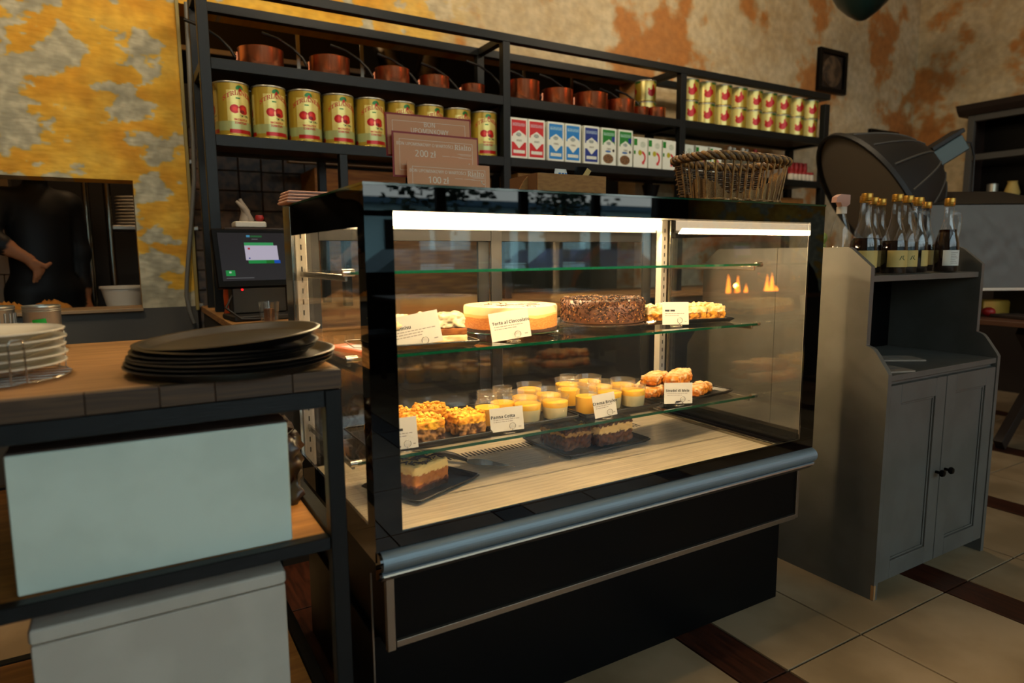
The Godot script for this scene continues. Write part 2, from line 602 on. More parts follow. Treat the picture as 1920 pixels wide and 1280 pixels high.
func screen_image() -> Image:
	var im := Image.create(160, 128, false, Image.FORMAT_RGB8)
	im.fill(Color(0.16, 0.14, 0.15))
	var g := Color(0.10, 0.62, 0.28)
	im.fill_rect(Rect2i(62, 6, 8, 6), Color(0.3, 0.65, 0.8))
	im.fill_rect(Rect2i(71, 7, 26, 5), Color(0.15, 0.42, 0.22))
	im.fill_rect(Rect2i(73, 16, 14, 2), Color(0.5, 0.5, 0.5))
	im.fill_rect(Rect2i(55, 26, 66, 8), Color(0.25, 0.70, 0.40))
	im.fill_rect(Rect2i(55, 34, 74, 40), Color(0.86, 0.82, 0.90))
	im.fill_rect(Rect2i(62, 40, 5, 5), Color(0.8, 0.2, 0.25))
	im.fill_rect(Rect2i(62, 67, 3, 3), Color(0.2, 0.25, 0.6))
	im.fill_rect(Rect2i(60, 74, 40, 9), g)
	im.fill_rect(Rect2i(100, 74, 18, 9), Color(0.05, 0.48, 0.12))
	im.fill_rect(Rect2i(118, 74, 14, 9), Color(0.05, 0.35, 0.80))
	im.fill_rect(Rect2i(8, 100, 20, 15), g)
	im.fill_rect(Rect2i(15, 103, 5, 5), Color(0.8, 0.9, 0.8))
	im.fill_rect(Rect2i(8, 120, 60, 2), Color(0.45, 0.45, 0.45))
	return im

func make_materials() -> void:
	var black := mat("black_steel", Color(0.05, 0.062, 0.065), 0.45)
	black.metallic_specular = 0.38
	relief(black, noise_tex(0.06, [], 256, 3), 0.03)
	mat("case_black", Color(0.008, 0.008, 0.009), 0.0)
	mat("case_panel", Color(0.016, 0.016, 0.017), 0.4).metallic_specular = 0.25
	mat("rubber_black", Color(0.03, 0.03, 0.032), 0.55)
	var steel := grained("brushed_steel", noise_tex(0.02, [[0.2, Color(0.50, 0.48, 0.45)], [0.8, Color(0.66, 0.64, 0.60)]], 256, 8), Vector3(1.2, 30, 30), 0.32, 1.0)
	relief(steel, noise_tex(0.02, [], 256, 8), 0.01)
	var deck := grained("deck_steel", noise_tex(0.015, [[0.2, Color(0.72, 0.67, 0.58)], [0.8, Color(0.84, 0.79, 0.69)]], 256, 18), Vector3(1.0, 30, 26), 0.3, 0.45)
	deck.metallic_specular = 0.5
	mat("alu", Color(0.52, 0.58, 0.61), 0.58, 0.75)
	mat("alu_trim", Color(0.55, 0.50, 0.44), 0.34, 0.9)
	mat("mirror_steel", Color(0.62, 0.60, 0.55), 0.14, 1.0)
	mat("wire", Color(0.70, 0.68, 0.64), 0.22, 1.0)
	mat("grey_profile", Color(0.20, 0.20, 0.20), 0.4, 0.5)
	mat("white_profile", Color(0.72, 0.70, 0.66), 0.4)
	pane("glass", 0.002)
	pane("front_glass", 0.002).metallic_specular = 0.5
	pane("jar_glass", 0.006)
	pane("pudding_glass", 0.05, 0.02, Color(0.9, 0.9, 0.86))
	pane("window_glass", 0.002)
	var edge := mat("glass_edge", Color(0.02, 0.22, 0.14), 0.08)
	edge.metallic_specular = 0.6
	lamp_mat("globe_glow", Color(1.0, 0.90, 0.75), 3.0)
	lamp_mat("led_white", Color(1.0, 0.90, 0.74), 12.0)
	mat("copper", Color(0.97, 0.62, 0.45), 0.26, 1.0)
	mat("iron", Color(0.16, 0.15, 0.14), 0.45, 0.7)
	mat("tin_gold", Color(0.66, 0.58, 0.28), 0.26, 0.85)
	mat("tin_plate", Color(0.66, 0.65, 0.60), 0.3, 0.75)
	printed("big_label", can_label(true), 0.3, 0.35)
	printed("small_label", can_label(false), 0.3, 0.35)
	mat("ink_red", Color(0.62, 0.13, 0.07), 0.5)
	mat("ink_white", Color(0.95, 0.90, 0.80), 0.6)
	mat("ink_dark", Color(0.10, 0.09, 0.09), 0.6)
	mat("ink_grey", Color(0.48, 0.45, 0.42), 0.6)
	for i in 5: printed("carton_%d" % i, carton_print(i), 0.5)
	mat("carton_white", Color(0.80, 0.82, 0.78), 0.55)
	grained("shelf_wood", noise_tex(0.02, [[0.2, Color(0.10, 0.055, 0.03)], [0.8, Color(0.20, 0.12, 0.07)]], 256, 11), Vector3(0.8, 10, 10), 0.55)
	var top := grained("counter_wood", ImageTexture.create_from_image(wood_image(512, 512, Color(0.42, 0.28, 0.15), Color(0.72, 0.54, 0.32), 31)), Vector3(0.9, 1.6, 1.6), 0.5)
	relief(top, noise_tex(0.03, [], 256, 12), 0.03)
	grained("stave_wood", ImageTexture.create_from_image(wood_image(256, 256, Color(0.20, 0.135, 0.075), Color(0.36, 0.26, 0.15), 41)), Vector3(1.5, 5, 5), 0.6)
	grained("stave_wood_dark", ImageTexture.create_from_image(wood_image(256, 256, Color(0.18, 0.118, 0.065), Color(0.33, 0.235, 0.13), 51)), Vector3(1.4, 4, 5), 0.6)
	grained("ply", noise_tex(0.012, [[0.2, Color(0.50, 0.32, 0.13)], [0.8, Color(0.66, 0.45, 0.20)]], 256, 13), Vector3(1.0, 8, 8), 0.55)
	var tile := grained("floor_tile", noise_tex(0.006, [[0.2, Color(0.50, 0.42, 0.31)], [0.5, Color(0.56, 0.475, 0.36)], [0.8, Color(0.61, 0.525, 0.41)]], 512, 15, 5), Vector3(0.9, 0.9, 0.9), 0.34)
	tile.metallic_specular = 0.45
	var band := grained("floor_band", noise_tex(0.02, [[0.2, Color(0.16, 0.07, 0.035)], [0.8, Color(0.27, 0.13, 0.07)]], 256, 16, 4), Vector3(9, 9, 1.2), 0.4)
	band.metallic_specular = 0.45
	mat("grout", Color(0.13, 0.10, 0.07), 0.9)
	var wall := printed("plaster", plaster(), 0.8)
	relief(wall, noise_tex(0.16, [], 1024, 23, 5), 0.35)
	wall.texture_repeat = true
	mat("wall_grey", Color(0.25, 0.245, 0.23), 0.7)
	mat("ceiling_paint", Color(0.62, 0.58, 0.50), 0.9)
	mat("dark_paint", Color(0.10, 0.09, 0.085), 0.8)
	mat("room_wall", Color(0.36, 0.30, 0.22), 0.85)
	mat("sill_wood", Color(0.52, 0.42, 0.29), 0.5)
	var hutch := grained("hutch_grey", noise_tex(0.01, [[0.3, Color(0.32, 0.31, 0.285)], [0.7, Color(0.345, 0.335, 0.31)]], 256, 27), Vector3(2, 2, 2), 0.45)
	hutch.metallic_specular = 0.45
	mat("raw_board", Color(0.62, 0.45, 0.26), 0.8)
	grained("box_white", noise_tex(0.01, [[0.3, Color(0.78, 0.83, 0.77)], [0.7, Color(0.81, 0.86, 0.80)]], 256, 29), Vector3(2, 2, 2), 0.55)
	grained("box_white_warm", noise_tex(0.01, [[0.3, Color(0.70, 0.67, 0.61)], [0.7, Color(0.73, 0.70, 0.64)]], 256, 30), Vector3(2, 2, 2), 0.6)
	mat("box_top_shade", Color(0.20, 0.14, 0.10), 0.7)  # shade under the tabletop, put into the colour of the box top
	var tray := grained("tray_black", noise_tex(0.05, [[0.3, Color(0.05, 0.046, 0.042)], [0.7, Color(0.08, 0.073, 0.066)]], 256, 33), Vector3(6, 6, 6), 0.38)
	relief(tray, noise_tex(0.3, [], 256, 34), 0.02)
	mat("tray_rim", Color(0.035, 0.033, 0.031), 0.3)
	mat("porcelain", Color(0.80, 0.78, 0.72), 0.16)
	mat("sticker_green", Color(0.03, 0.62, 0.10), 0.6)
	grained("cardboard", noise_tex(0.02, [[0.3, Color(0.58, 0.39, 0.18)], [0.7, Color(0.64, 0.44, 0.21)]], 256, 35), Vector3(6, 20, 6), 0.75)
	mat("cardboard_dark", Color(0.40, 0.26, 0.12), 0.8)
	grained("wicker", noise_tex(0.03, [[0.25, Color(0.36, 0.24, 0.11)], [0.75, Color(0.72, 0.54, 0.28)]], 256, 36), Vector3(14, 5, 14), 0.5)
	grained("wicker_dark", noise_tex(0.03, [[0.25, Color(0.20, 0.14, 0.075)], [0.75, Color(0.46, 0.34, 0.19)]], 256, 37), Vector3(14, 5, 14), 0.55)
	var burlap := grained("burlap", noise_tex(0.35, [[0.3, Color(0.44, 0.32, 0.18)], [0.7, Color(0.68, 0.54, 0.34)]], 256, 38, 2), Vector3(5, 5, 5), 0.9)
	relief(burlap, noise_tex(0.35, [], 256, 38, 2), 0.12)
	mat("voucher", Color(0.85, 0.58, 0.385), 0.6)
	mat("voucher_red", Color(0.56, 0.10, 0.09), 0.6)
	mat("card_white", Color(0.74, 0.72, 0.67), 0.6)
	mat("pink_paper", Color(0.74, 0.56, 0.48), 0.7)
	mat("plastic_white", Color(0.75, 0.72, 0.66), 0.45)
	mat("cloth_black", Color(0.016, 0.015, 0.016), 0.9)
	mat("skin", Color(0.62, 0.40, 0.26), 0.55)
	mat("hair", Color(0.03, 0.022, 0.018), 0.7)
	mat("cloth_yellow", Color(0.60, 0.38, 0.06), 0.85)
	mat("softbox_black", Color(0.012, 0.012, 0.013), 0.6)
	mat("softbox_rib", Color(0.26, 0.26, 0.25), 0.5)
	mat("softbox_white", Color(0.42, 0.39, 0.34), 0.9)
	mat("flash_grey", Color(0.20, 0.27, 0.27), 0.45)
	mat("sheet_white", Color(0.34, 0.35, 0.34), 0.6)
	mat("cap_gold", Color(0.70, 0.52, 0.20), 0.34, 0.7)
	var liq := mat("syrup", Color(0.16, 0.055, 0.012, 0.35), 0.05)
	liq.metallic_specular = 0.4
	liq.refraction_enabled = true
	liq.refraction_scale = 0.034
	mat("label_cream", Color(0.72, 0.62, 0.34), 0.6)
	mat("label_white", Color(0.76, 0.76, 0.72), 0.6)
	mat("green_print", Color(0.12, 0.25, 0.12), 0.6)
	mat("mill_green", Color(0.48, 0.50, 0.20), 0.4)
	mat("paper_grey", Color(0.52, 0.47, 0.41), 0.7)
	mat("pendant_green", Color(0.02, 0.10, 0.095), 0.35)
	mat("pipe_grey", Color(0.38, 0.38, 0.36), 0.5)
	mat("trim_cream", Color(0.52, 0.46, 0.24), 0.6)
	mat("wood_dark", Color(0.12, 0.07, 0.04), 0.6)
	mat("table_wood", Color(0.28, 0.16, 0.08), 0.5)
	mat("cheese", Color(0.66, 0.50, 0.16), 0.5)
	mat("red", Color(0.55, 0.06, 0.05), 0.5)
	mat("orange", Color(0.80, 0.22, 0.05), 0.5)
	mat("pale_blue", Color(0.62, 0.72, 0.80), 0.4)
	mat("kitchen_tile", Color(0.50, 0.42, 0.31), 0.35)
	grained("brown_tile", noise_tex(0.02, [[0.25, Color(0.15, 0.11, 0.075)], [0.5, Color(0.30, 0.235, 0.17)], [0.8, Color(0.38, 0.30, 0.22)]], 256, 44), Vector3(2.2, 2.2, 2.2), 0.5)
	# food
	mat("cream_custard", Color(0.93, 0.70, 0.10), 0.4)
	mat("milk_pudding", Color(0.86, 0.78, 0.56), 0.45)
	var fo := mat("food", Color(1, 1, 1), 0.62)
	fo.vertex_color_use_as_albedo = true
	fo.metallic_specular = 0.4
	var fg := mat("food_glossy", Color(1, 1, 1), 0.3)
	fg.vertex_color_use_as_albedo = true
	mat("paper_liner", Color(0.78, 0.72, 0.60), 0.7)

# ---------------------------------------------------------------- the place
func _ready() -> void:
	rng.seed = 20
	var cam := Camera3D.new()
	cam.name = "camera"
	cam.keep_aspect = Camera3D.KEEP_HEIGHT
	cam.fov = rad_to_deg(2.0 * atan(640.0 / 1232.0936))
	cam.position = Vector3(-0.3985, 1.1127, 1.2209)
	cam.rotation_order = EULER_ORDER_YXZ
	cam.rotation = Vector3(-0.1316, -0.5323, -0.0074)
	cam.near = 0.05
	cam.far = 200.0
	var lens := CameraAttributesPhysical.new()
	lens.frustum_focal_length = 12.0 * 1232.0936 / 640.0
	lens.frustum_focus_distance = 1.95
	lens.frustum_near = 0.05
	lens.frustum_far = 200.0
	lens.exposure_aperture = 2.4
	cam.attributes = lens
	add_child(cam)
	cam.current = true
	var env := Environment.new()
	env.background_mode = Environment.BG_SKY
	var sm := ProceduralSkyMaterial.new()
	sm.sky_top_color = Color(0.60, 0.70, 0.74)
	sm.sky_horizon_color = Color(0.84, 0.86, 0.82)
	sm.ground_bottom_color = Color(0.16, 0.17, 0.17)
	sm.ground_horizon_color = Color(0.40, 0.44, 0.45)
	sm.sky_energy_multiplier = 1.0
	var sky := Sky.new()
	sky.sky_material = sm
	env.sky = sky
	env.background_energy_multiplier = 7.0
	env.tonemap_mode = Environment.TONE_MAPPER_LINEAR
	env.tonemap_exposure = 1.0
	env.sdfgi_enabled = true
	env.ssao_enabled = true
	env.ssil_enabled = true
	var we := WorldEnvironment.new()
	we.name = "environment"
	we.environment = env
	add_child(we)
	make_materials()
	room()
	kitchen()
	street()
	wall_shelf()
	display_case()
	prep_table()
	hutch()
	things_on_shelf()
	things_in_case()
	things_on_case()
	things_on_table()
	things_on_hutch()
	right_side()
	behind_case()
	cook()

func room() -> void:
	# floor: a slab with every tile and band set on it
	var fl := struct("floor", bx(Vector3(-2.2, -0.2, -2.25), Vector3(6.1, -0.006, 5.2)), M.grout, "cream tiled floor with dark brown bands")
	var xs := []      # [x0, x1, band?]
	for k in range(-4, 6):
		var o := 1.0643 + 0.945 * k
		xs.append([o, o + 0.329, false])
		xs.append([o + 0.329, o + 0.795, false])
		xs.append([o + 0.795, o + 0.945, true])
	var zs := []
	for k in range(-6, 10): zs.append([0.187 + (k - 1) * 0.5, 0.187 + k * 0.5])
	var g := 0.003
	for xx in xs:
		if xx[1] < -2.1 or xx[0] > 5.9: continue
		for zz in zs:
			if zz[1] < -2.2 or zz[0] > 4.9: continue
			put("band_tile" if xx[2] else "tile", bx(Vector3(xx[0] + g, -0.012, maxf(zz[0], -2.24) + g), Vector3(minf(xx[1], 5.9) - g, 0.0, minf(zz[1], 5.0) - g), 0.001), M.floor_band if xx[2] else M.floor_tile, fl)
	# back wall with the kitchen opening and the serving hatch
	var b := MB.new()
	var z0 := -2.43
	var z1 := -2.25
	plaster_box(b, Vector3(-2.2, 1.455, z0), Vector3(-0.1, 4.2, z1))
	plaster_box(b, Vector3(-2.2, 0.88, z0), Vector3(-1.15, 1.455, z1))
	plaster_box(b, Vector3(-0.328, 0.88, z0), Vector3(-0.1, 1.455, z1))
	plaster_box(b, Vector3(-0.1, 2.25, z0), Vector3(2.62, 4.2, z1))
	plaster_box(b, Vector3(2.62, 0.0, z0), Vector3(6.1, 4.2, z1))
	var wb := struct("wall_back", b.mesh(), M.plaster, "worn yellow and cream plaster wall with rust stains")
	var lw := MB.new()
	lw.box(Vector3(-2.2, 0, z0), Vector3(-0.1, 0.88, z1 + 0.004))
	put("lower_paint", lw.mesh(), M.wall_grey, wb)
	var rw := MB.new()
	plaster_box(rw, Vector3(5.9, 0, -2.25), Vector3(6.1, 4.2, 5.2))
	struct("wall_right", rw.mesh(), M.plaster, "shadowed stained plaster wall at the right")
	struct("wall_left", bx(Vector3(-2.4, 0, -2.43), Vector3(-2.2, 4.2, 5.2)), M.room_wall)
	struct("ceiling", bx(Vector3(-2.4, 4.2, -2.43), Vector3(6.1, 4.4, 5.2)), M.ceiling_paint)
	# window wall behind the camera
	var wf := MB.new()
	wf.box(Vector3(-2.4, 0, 5.0), Vector3(-1.55, 4.2, 5.2))
	wf.box(Vector3(5.45, 0, 5.0), Vector3(6.1, 4.2, 5.2))
	wf.box(Vector3(-1.55, 3.95, 5.0), Vector3(5.45, 4.2, 5.2))
	wf.box(Vector3(-1.55, 0, 5.0), Vector3(5.45, 0.9, 5.2))
	struct("wall_front", wf.mesh(), M.dark_paint)
	for k in 7:
		var x0 := -1.55 + k * 1.0
		var fr := MB.new()
		for x in [x0 + 0.025, x0 + 0.975]: fr.box(Vector3(x - 0.025, 0.9, 5.02), Vector3(x + 0.025, 3.95, 5.08))
		for y in [0.925, 1.52, 2.5, 3.925]: fr.box(Vector3(x0 + 0.05, y - 0.025, 5.02), Vector3(x0 + 0.95, y + 0.025, 5.08))
		var wn := struct("window_%d" % (k + 1), fr.mesh(), M.dark_paint)
		put("window_pane", bx(Vector3(x0 + 0.05, 0.95, 5.045), Vector3(x0 + 0.95, 1.495, 5.049)), M.window_glass, wn)
		put("window_pane", bx(Vector3(x0 + 0.05, 2.525, 5.045), Vector3(x0 + 0.95, 3.9, 5.049)), M.window_glass, wn)
		put("window_pane", bx(Vector3(x0 + 0.05, 1.545, 5.045), Vector3(x0 + 0.95, 2.475, 5.049)), M.window_glass, wn)
	# serving hatch sill
	struct("trim_1", bx(Vector3(-1.15, 0.868, -2.43), Vector3(-0.326, 0.884, -2.215), 0.003), M.sill_wood, "pale wooden sill of the serving hatch")
	# corner bead and conduit beside the opening
	struct("trim_2", bx(Vector3(-0.108, 0.86, -2.27), Vector3(-0.092, 2.26, -2.238), 0.003), M.trim_cream, "cream corner bead at the wall end")
	var cb := MB.new()
	var cp := []
	for p in [[-0.062, 2.25], [-0.066, 2.05], [-0.07, 1.85], [-0.072, 1.65], [-0.078, 1.48], [-0.10, 1.3], [-0.122, 1.14], [-0.138, 1.02], [-0.146, 0.93], [-0.138, 0.86], [-0.12, 0.80]]:
		cp.append(Vector3(p[0], p[1], -2.225))
	cb.tube(cp, 0.0095, 10)
	tag(put("conduit", cb.mesh(), M.pipe_grey), "thin grey conduit running down the yellow wall beside the shelf", "pipe")

	for k in 3:
		var at: Vector3 = [Vector3(-0.75, 2.95, -0.55), Vector3(0.75, 2.95, -1.0), Vector3(2.6, 2.95, -0.9)][k]
		var lp := thing("globe_lamp", "%s opal globe pendant from the left above the counter" % ORD[k], "pendant lamp", at, 0.0, "globe pendants above the counter")
		put("lamp_globe", lathed([0.0, -0.13, 0.05, -0.12, 0.092, -0.092, 0.12, -0.05, 0.13, 0.0, 0.12, 0.05, 0.092, 0.092, 0.05, 0.12, 0.03, 0.125], 24), M.globe_glow, lp)
		put("lamp_cap", lathed([0.05, 0.11, 0.05, 0.15, 0.0, 0.15], 20), M.iron, lp)
		var cd := MB.new()
		cd.tube([Vector3(0, 0.15, 0), Vector3(0, 1.25, 0)], 0.005, 6)
		put("cord", cd.mesh(), M.rubber_black, lp)
		var ll := OmniLight3D.new()
		ll.name = "globe_glow"
		ll.position = at
		ll.light_color = Color(1.0, 0.90, 0.75)
		ll.light_energy = [1.75, 1.1, 1.25][k]
		ll.light_size = 0.13
		ll.omni_range = 14.0
		ll.omni_attenuation = 2.0
		ll.shadow_enabled = true
		add_child(ll, true)

func kitchen() -> void:
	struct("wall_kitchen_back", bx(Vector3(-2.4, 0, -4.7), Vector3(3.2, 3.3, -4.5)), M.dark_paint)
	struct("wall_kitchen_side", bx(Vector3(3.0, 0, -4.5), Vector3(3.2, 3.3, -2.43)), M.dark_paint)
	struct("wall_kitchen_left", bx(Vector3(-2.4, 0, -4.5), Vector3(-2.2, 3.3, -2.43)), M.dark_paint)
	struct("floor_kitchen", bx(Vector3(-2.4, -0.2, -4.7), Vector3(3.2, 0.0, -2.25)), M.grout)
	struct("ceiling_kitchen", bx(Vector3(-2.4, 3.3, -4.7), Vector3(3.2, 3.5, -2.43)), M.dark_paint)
	# cream tiled return seen at the left of the hatch
	var tl := struct("wall_kitchen_tiled", bx(Vector3(-1.6, 0.0, -3.74), Vector3(-0.93, 2.4, -3.6)), M.grout)
	for r in 12:
		for k in 3:
			var x0 := -1.59 + k * 0.3 - (0.15 if r % 2 else 0.0)
			var lo := maxf(x0, -1.6)
			var hi := minf(x0 + 0.295, -0.93)
			if hi - lo > 0.02: put("tile", bx(Vector3(lo, 0.02 + r * 0.2, -3.605), Vector3(hi, 0.215 + r * 0.2, -3.59), 0.002), M.kitchen_tile, tl)
	# brown tiles seen through the big opening
	var bt := struct("wall_kitchen_brown", bx(Vector3(0.05, 0.0, -4.05), Vector3(1.0, 2.0, -3.93)), M.grout)
	for r in 10:
		for k in 6:
			put("tile", bx(Vector3(0.06 + k * 0.155, 0.6 + r * 0.14, -3.935), Vector3(0.21 + k * 0.155, 0.735 + r * 0.14, -3.915 + rng.randf() * 0.006), 0.004), M.brown_tile, bt)
	# added lamp over the pass, unseen, put in to brighten the kitchen
	var kl := thing("added_kitchen_lamp", "added unseen warm lamp that brightens the kitchen", "lamp", Vector3(-0.3, 3.1, -3.2))
	put("lamp_glass", lathed([0.0, -0.06, 0.07, -0.05, 0.10, -0.01, 0.10, 0.0], 20), lamp_mat("added_kitchen_glow", Color(1.0, 0.82, 0.60), 2.0), kl)
	put("lamp_rose", lathed([0.10, 0.0, 0.10, 0.2, 0.0, 0.2], 20), M.dark_paint, kl)
	var ol := OmniLight3D.new()
	ol.name = "added_kitchen_glow"
	ol.position = Vector3(-0.3, 3.0, -3.2)
	ol.light_color = Color(1.0, 0.82, 0.60)
	ol.light_energy = 0.9
	ol.light_size = 0.1
	ol.omni_range = 12.0
	ol.omni_attenuation = 2.0
	ol.shadow_enabled = true
	add_child(ol)
	# extractor hood and pipes above the pots
	var h := thing("extractor_hood", "dark extractor hood with a pale metal lip above the pots", "hood", Vector3(0, 0, 0))
	put("canopy", bx(Vector3(-0.05, 2.24, -3.75), Vector3(1.0, 2.6, -2.95), 0.01), M.dark_paint, h)
	put("lip", bx(Vector3(-0.05, 2.235, -2.95), Vector3(1.0, 2.262, -2.935), 0.003), M.white_profile, h)
	for k in 2:
		var d := thing("duct_pipe", ["left steel duct elbow behind the pots", "right steel duct elbow behind the pots"][k], "duct", Vector3(1.30 + k * 0.36, 2.5, -3.4))
		var m := MB.new()
		m.tube([Vector3(0.02, 0.8, 0), Vector3(0, 0.1, 0), Vector3(0.05 - 0.1 * k, -0.1, 0), Vector3(0.1 - 0.2 * k, -0.16, 0)], 0.085, 16)
		put("elbow", m.mesh(), M.brushed_steel, d)
		m = MB.new()
		m.tube([Vector3(0, 0.1, 0), Vector3(0, 0.12, 0)], 0.092, 16)
		put("collar", m.mesh(), M.grey_profile, d)
	# steel rack seen through the hatch
	var r := thing("steel_rack", "steel storage rack standing in the kitchen behind the hatch", "rack", Vector3(-0.5, 0, -3.55))
	for x in [-0.06, 0.055]:
		for z in [0.0, -0.35]:
			var t := MB.new()
			t.tube([Vector3(x, 0, z), Vector3(x, 2.1, z)], 0.014 if x < 0 else 0.02, 12)
			put("post", t.mesh(), M.mirror_steel, r)
	for y in [0.78, 1.28, 1.7]:
		put("shelf", bx(Vector3(0.04, y, -0.37), Vector3(0.55, y + 0.03, 0.01), 0.006), M.brushed_steel, r)
	var st := thing("plate_stack", "stack of cream dishes on the steel rack", "dishes", Vector3(-0.30, 1.31, -3.65))
	for k in 9: put("dish", lathed([0.0, 0, 0.07, 0.0, 0.11, 0.014, 0.108, 0.018, 0.0, 0.008], 24), M.plastic_white, st, Vector3(0, k * 0.02, 0))
	tag(put("steel_pan", lathed([0.0, 0, 0.12, 0, 0.12, 0.10, 0.115, 0.10, 0.115, 0.005, 0, 0.005], 24), M.iron, self, Vector3(-0.3, 1.73, -3.68)), "dark pan on the top of the steel rack", "pan")
	var kc := thing("kitchen_counter", "dark steel worktop behind the serving hatch", "counter", Vector3(0, 0, 0))
	put("worktop", bx(Vector3(-1.5, 0.82, -2.78), Vector3(-0.15, 0.86, -2.436), 0.004), M.brushed_steel, kc)
	put("cabinet_body", bx(Vector3(-1.48, 0.0, -2.76), Vector3(-0.17, 0.82, -2.436)), M.dark_paint, kc)
	var bk := thing("plastic_tub", "white plastic tub at the right end of the hatch", "tub", Vector3(-0.40, 0.862, -2.62))
	put("tub", lathed([0.0, 0.0, 0.075, 0.0, 0.094, 0.085, 0.0955, 0.085, 0.0955, 0.098, 0.104, 0.098, 0.104, 0.108, 0.092, 0.108, 0.073, 0.004, 0, 0.004], 32), M.plastic_white, bk)
	for k in 2:
		var y := MB.new()
		var g := []
		var f := nz(60 + k, 9.0, 3)
		for i in 9:
			var row := []
			for j in 15:
				var s := (i / 8.0) * 2.0 - 1.0
				var t := (j / 14.0) * 2.0 - 1.0
				var d := maxf(0.0, 1.0 - s * s) * maxf(0.0, 1.0 - t * t)
				row.append(Vector3(t * 0.085, 0.002 + pow(d, 0.6) * (0.045 + 0.03 * f.get_noise_2d(s, t)), s * 0.06))
			g.append(row)
		y.grid(g, -1.0)
		tag(put("cloth", y.mesh(), M.cloth_yellow, self, Vector3([-0.87, -0.70][k], [0.862, 0.862][k], [-2.56, -2.6][k])), ["crumpled yellow cloth at the left end of the hatch", "yellow cloth lying by the cook behind the hatch"][k], "cloth")
	# shelf board lit behind the steel shelf, and hanging tools
	var wbd := thing("kitchen_cupboard", "lit pale wooden cupboard seen below the tins", "cupboard", Vector3(0, 0, 0))
	put("body", bx(Vector3(0.80, 0.0, -3.9), Vector3(2.2, 1.72, -3.5), 0.005), M.ply, wbd)
	put("top_rail", bx(Vector3(0.62, 1.74, -3.52), Vector3(2.2, 1.78, -3.46), 0.004), M.sill_wood, wbd)
	for k in 5:
		var x: float = [0.55, 0.92, 1.72, 2.05, 2.45][k]
		var lad := thing("hanging_ladle", "%s steel ladle from the left hanging behind the copper pots" % ORD[k], "ladle", Vector3(x, 2.42, -2.75), 0.0, "ladles hanging behind the pots")
		put("handle", bx(Vector3(-0.011, -0.30, -0.003), Vector3(0.011, 0.0, 0.003), 0.002), M.tin_plate, lad)
		put("bowl", lathed([0.0, -0.37, 0.03, -0.36, 0.045, -0.32, 0.043, -0.32, 0.029, -0.352, 0, -0.36], 16), M.tin_plate, lad)
	var rl := thing("hanging_rail", "iron rail that the kitchen ladles hang from", "rail")
	var rail := MB.new()
	rail.tube([Vector3(0.3, 2.425, -2.75), Vector3(2.7, 2.425, -2.75)], 0.008, 8)
	put("rail", rail.mesh(), M.iron, rl)
	for x in [0.35, 2.65]:
		rail = MB.new()
		rail.tube([Vector3(x, 2.425, -2.75), Vector3(x, 3.3, -2.75)], 0.006, 8)
		put("rod", rail.mesh(), M.iron, rl)

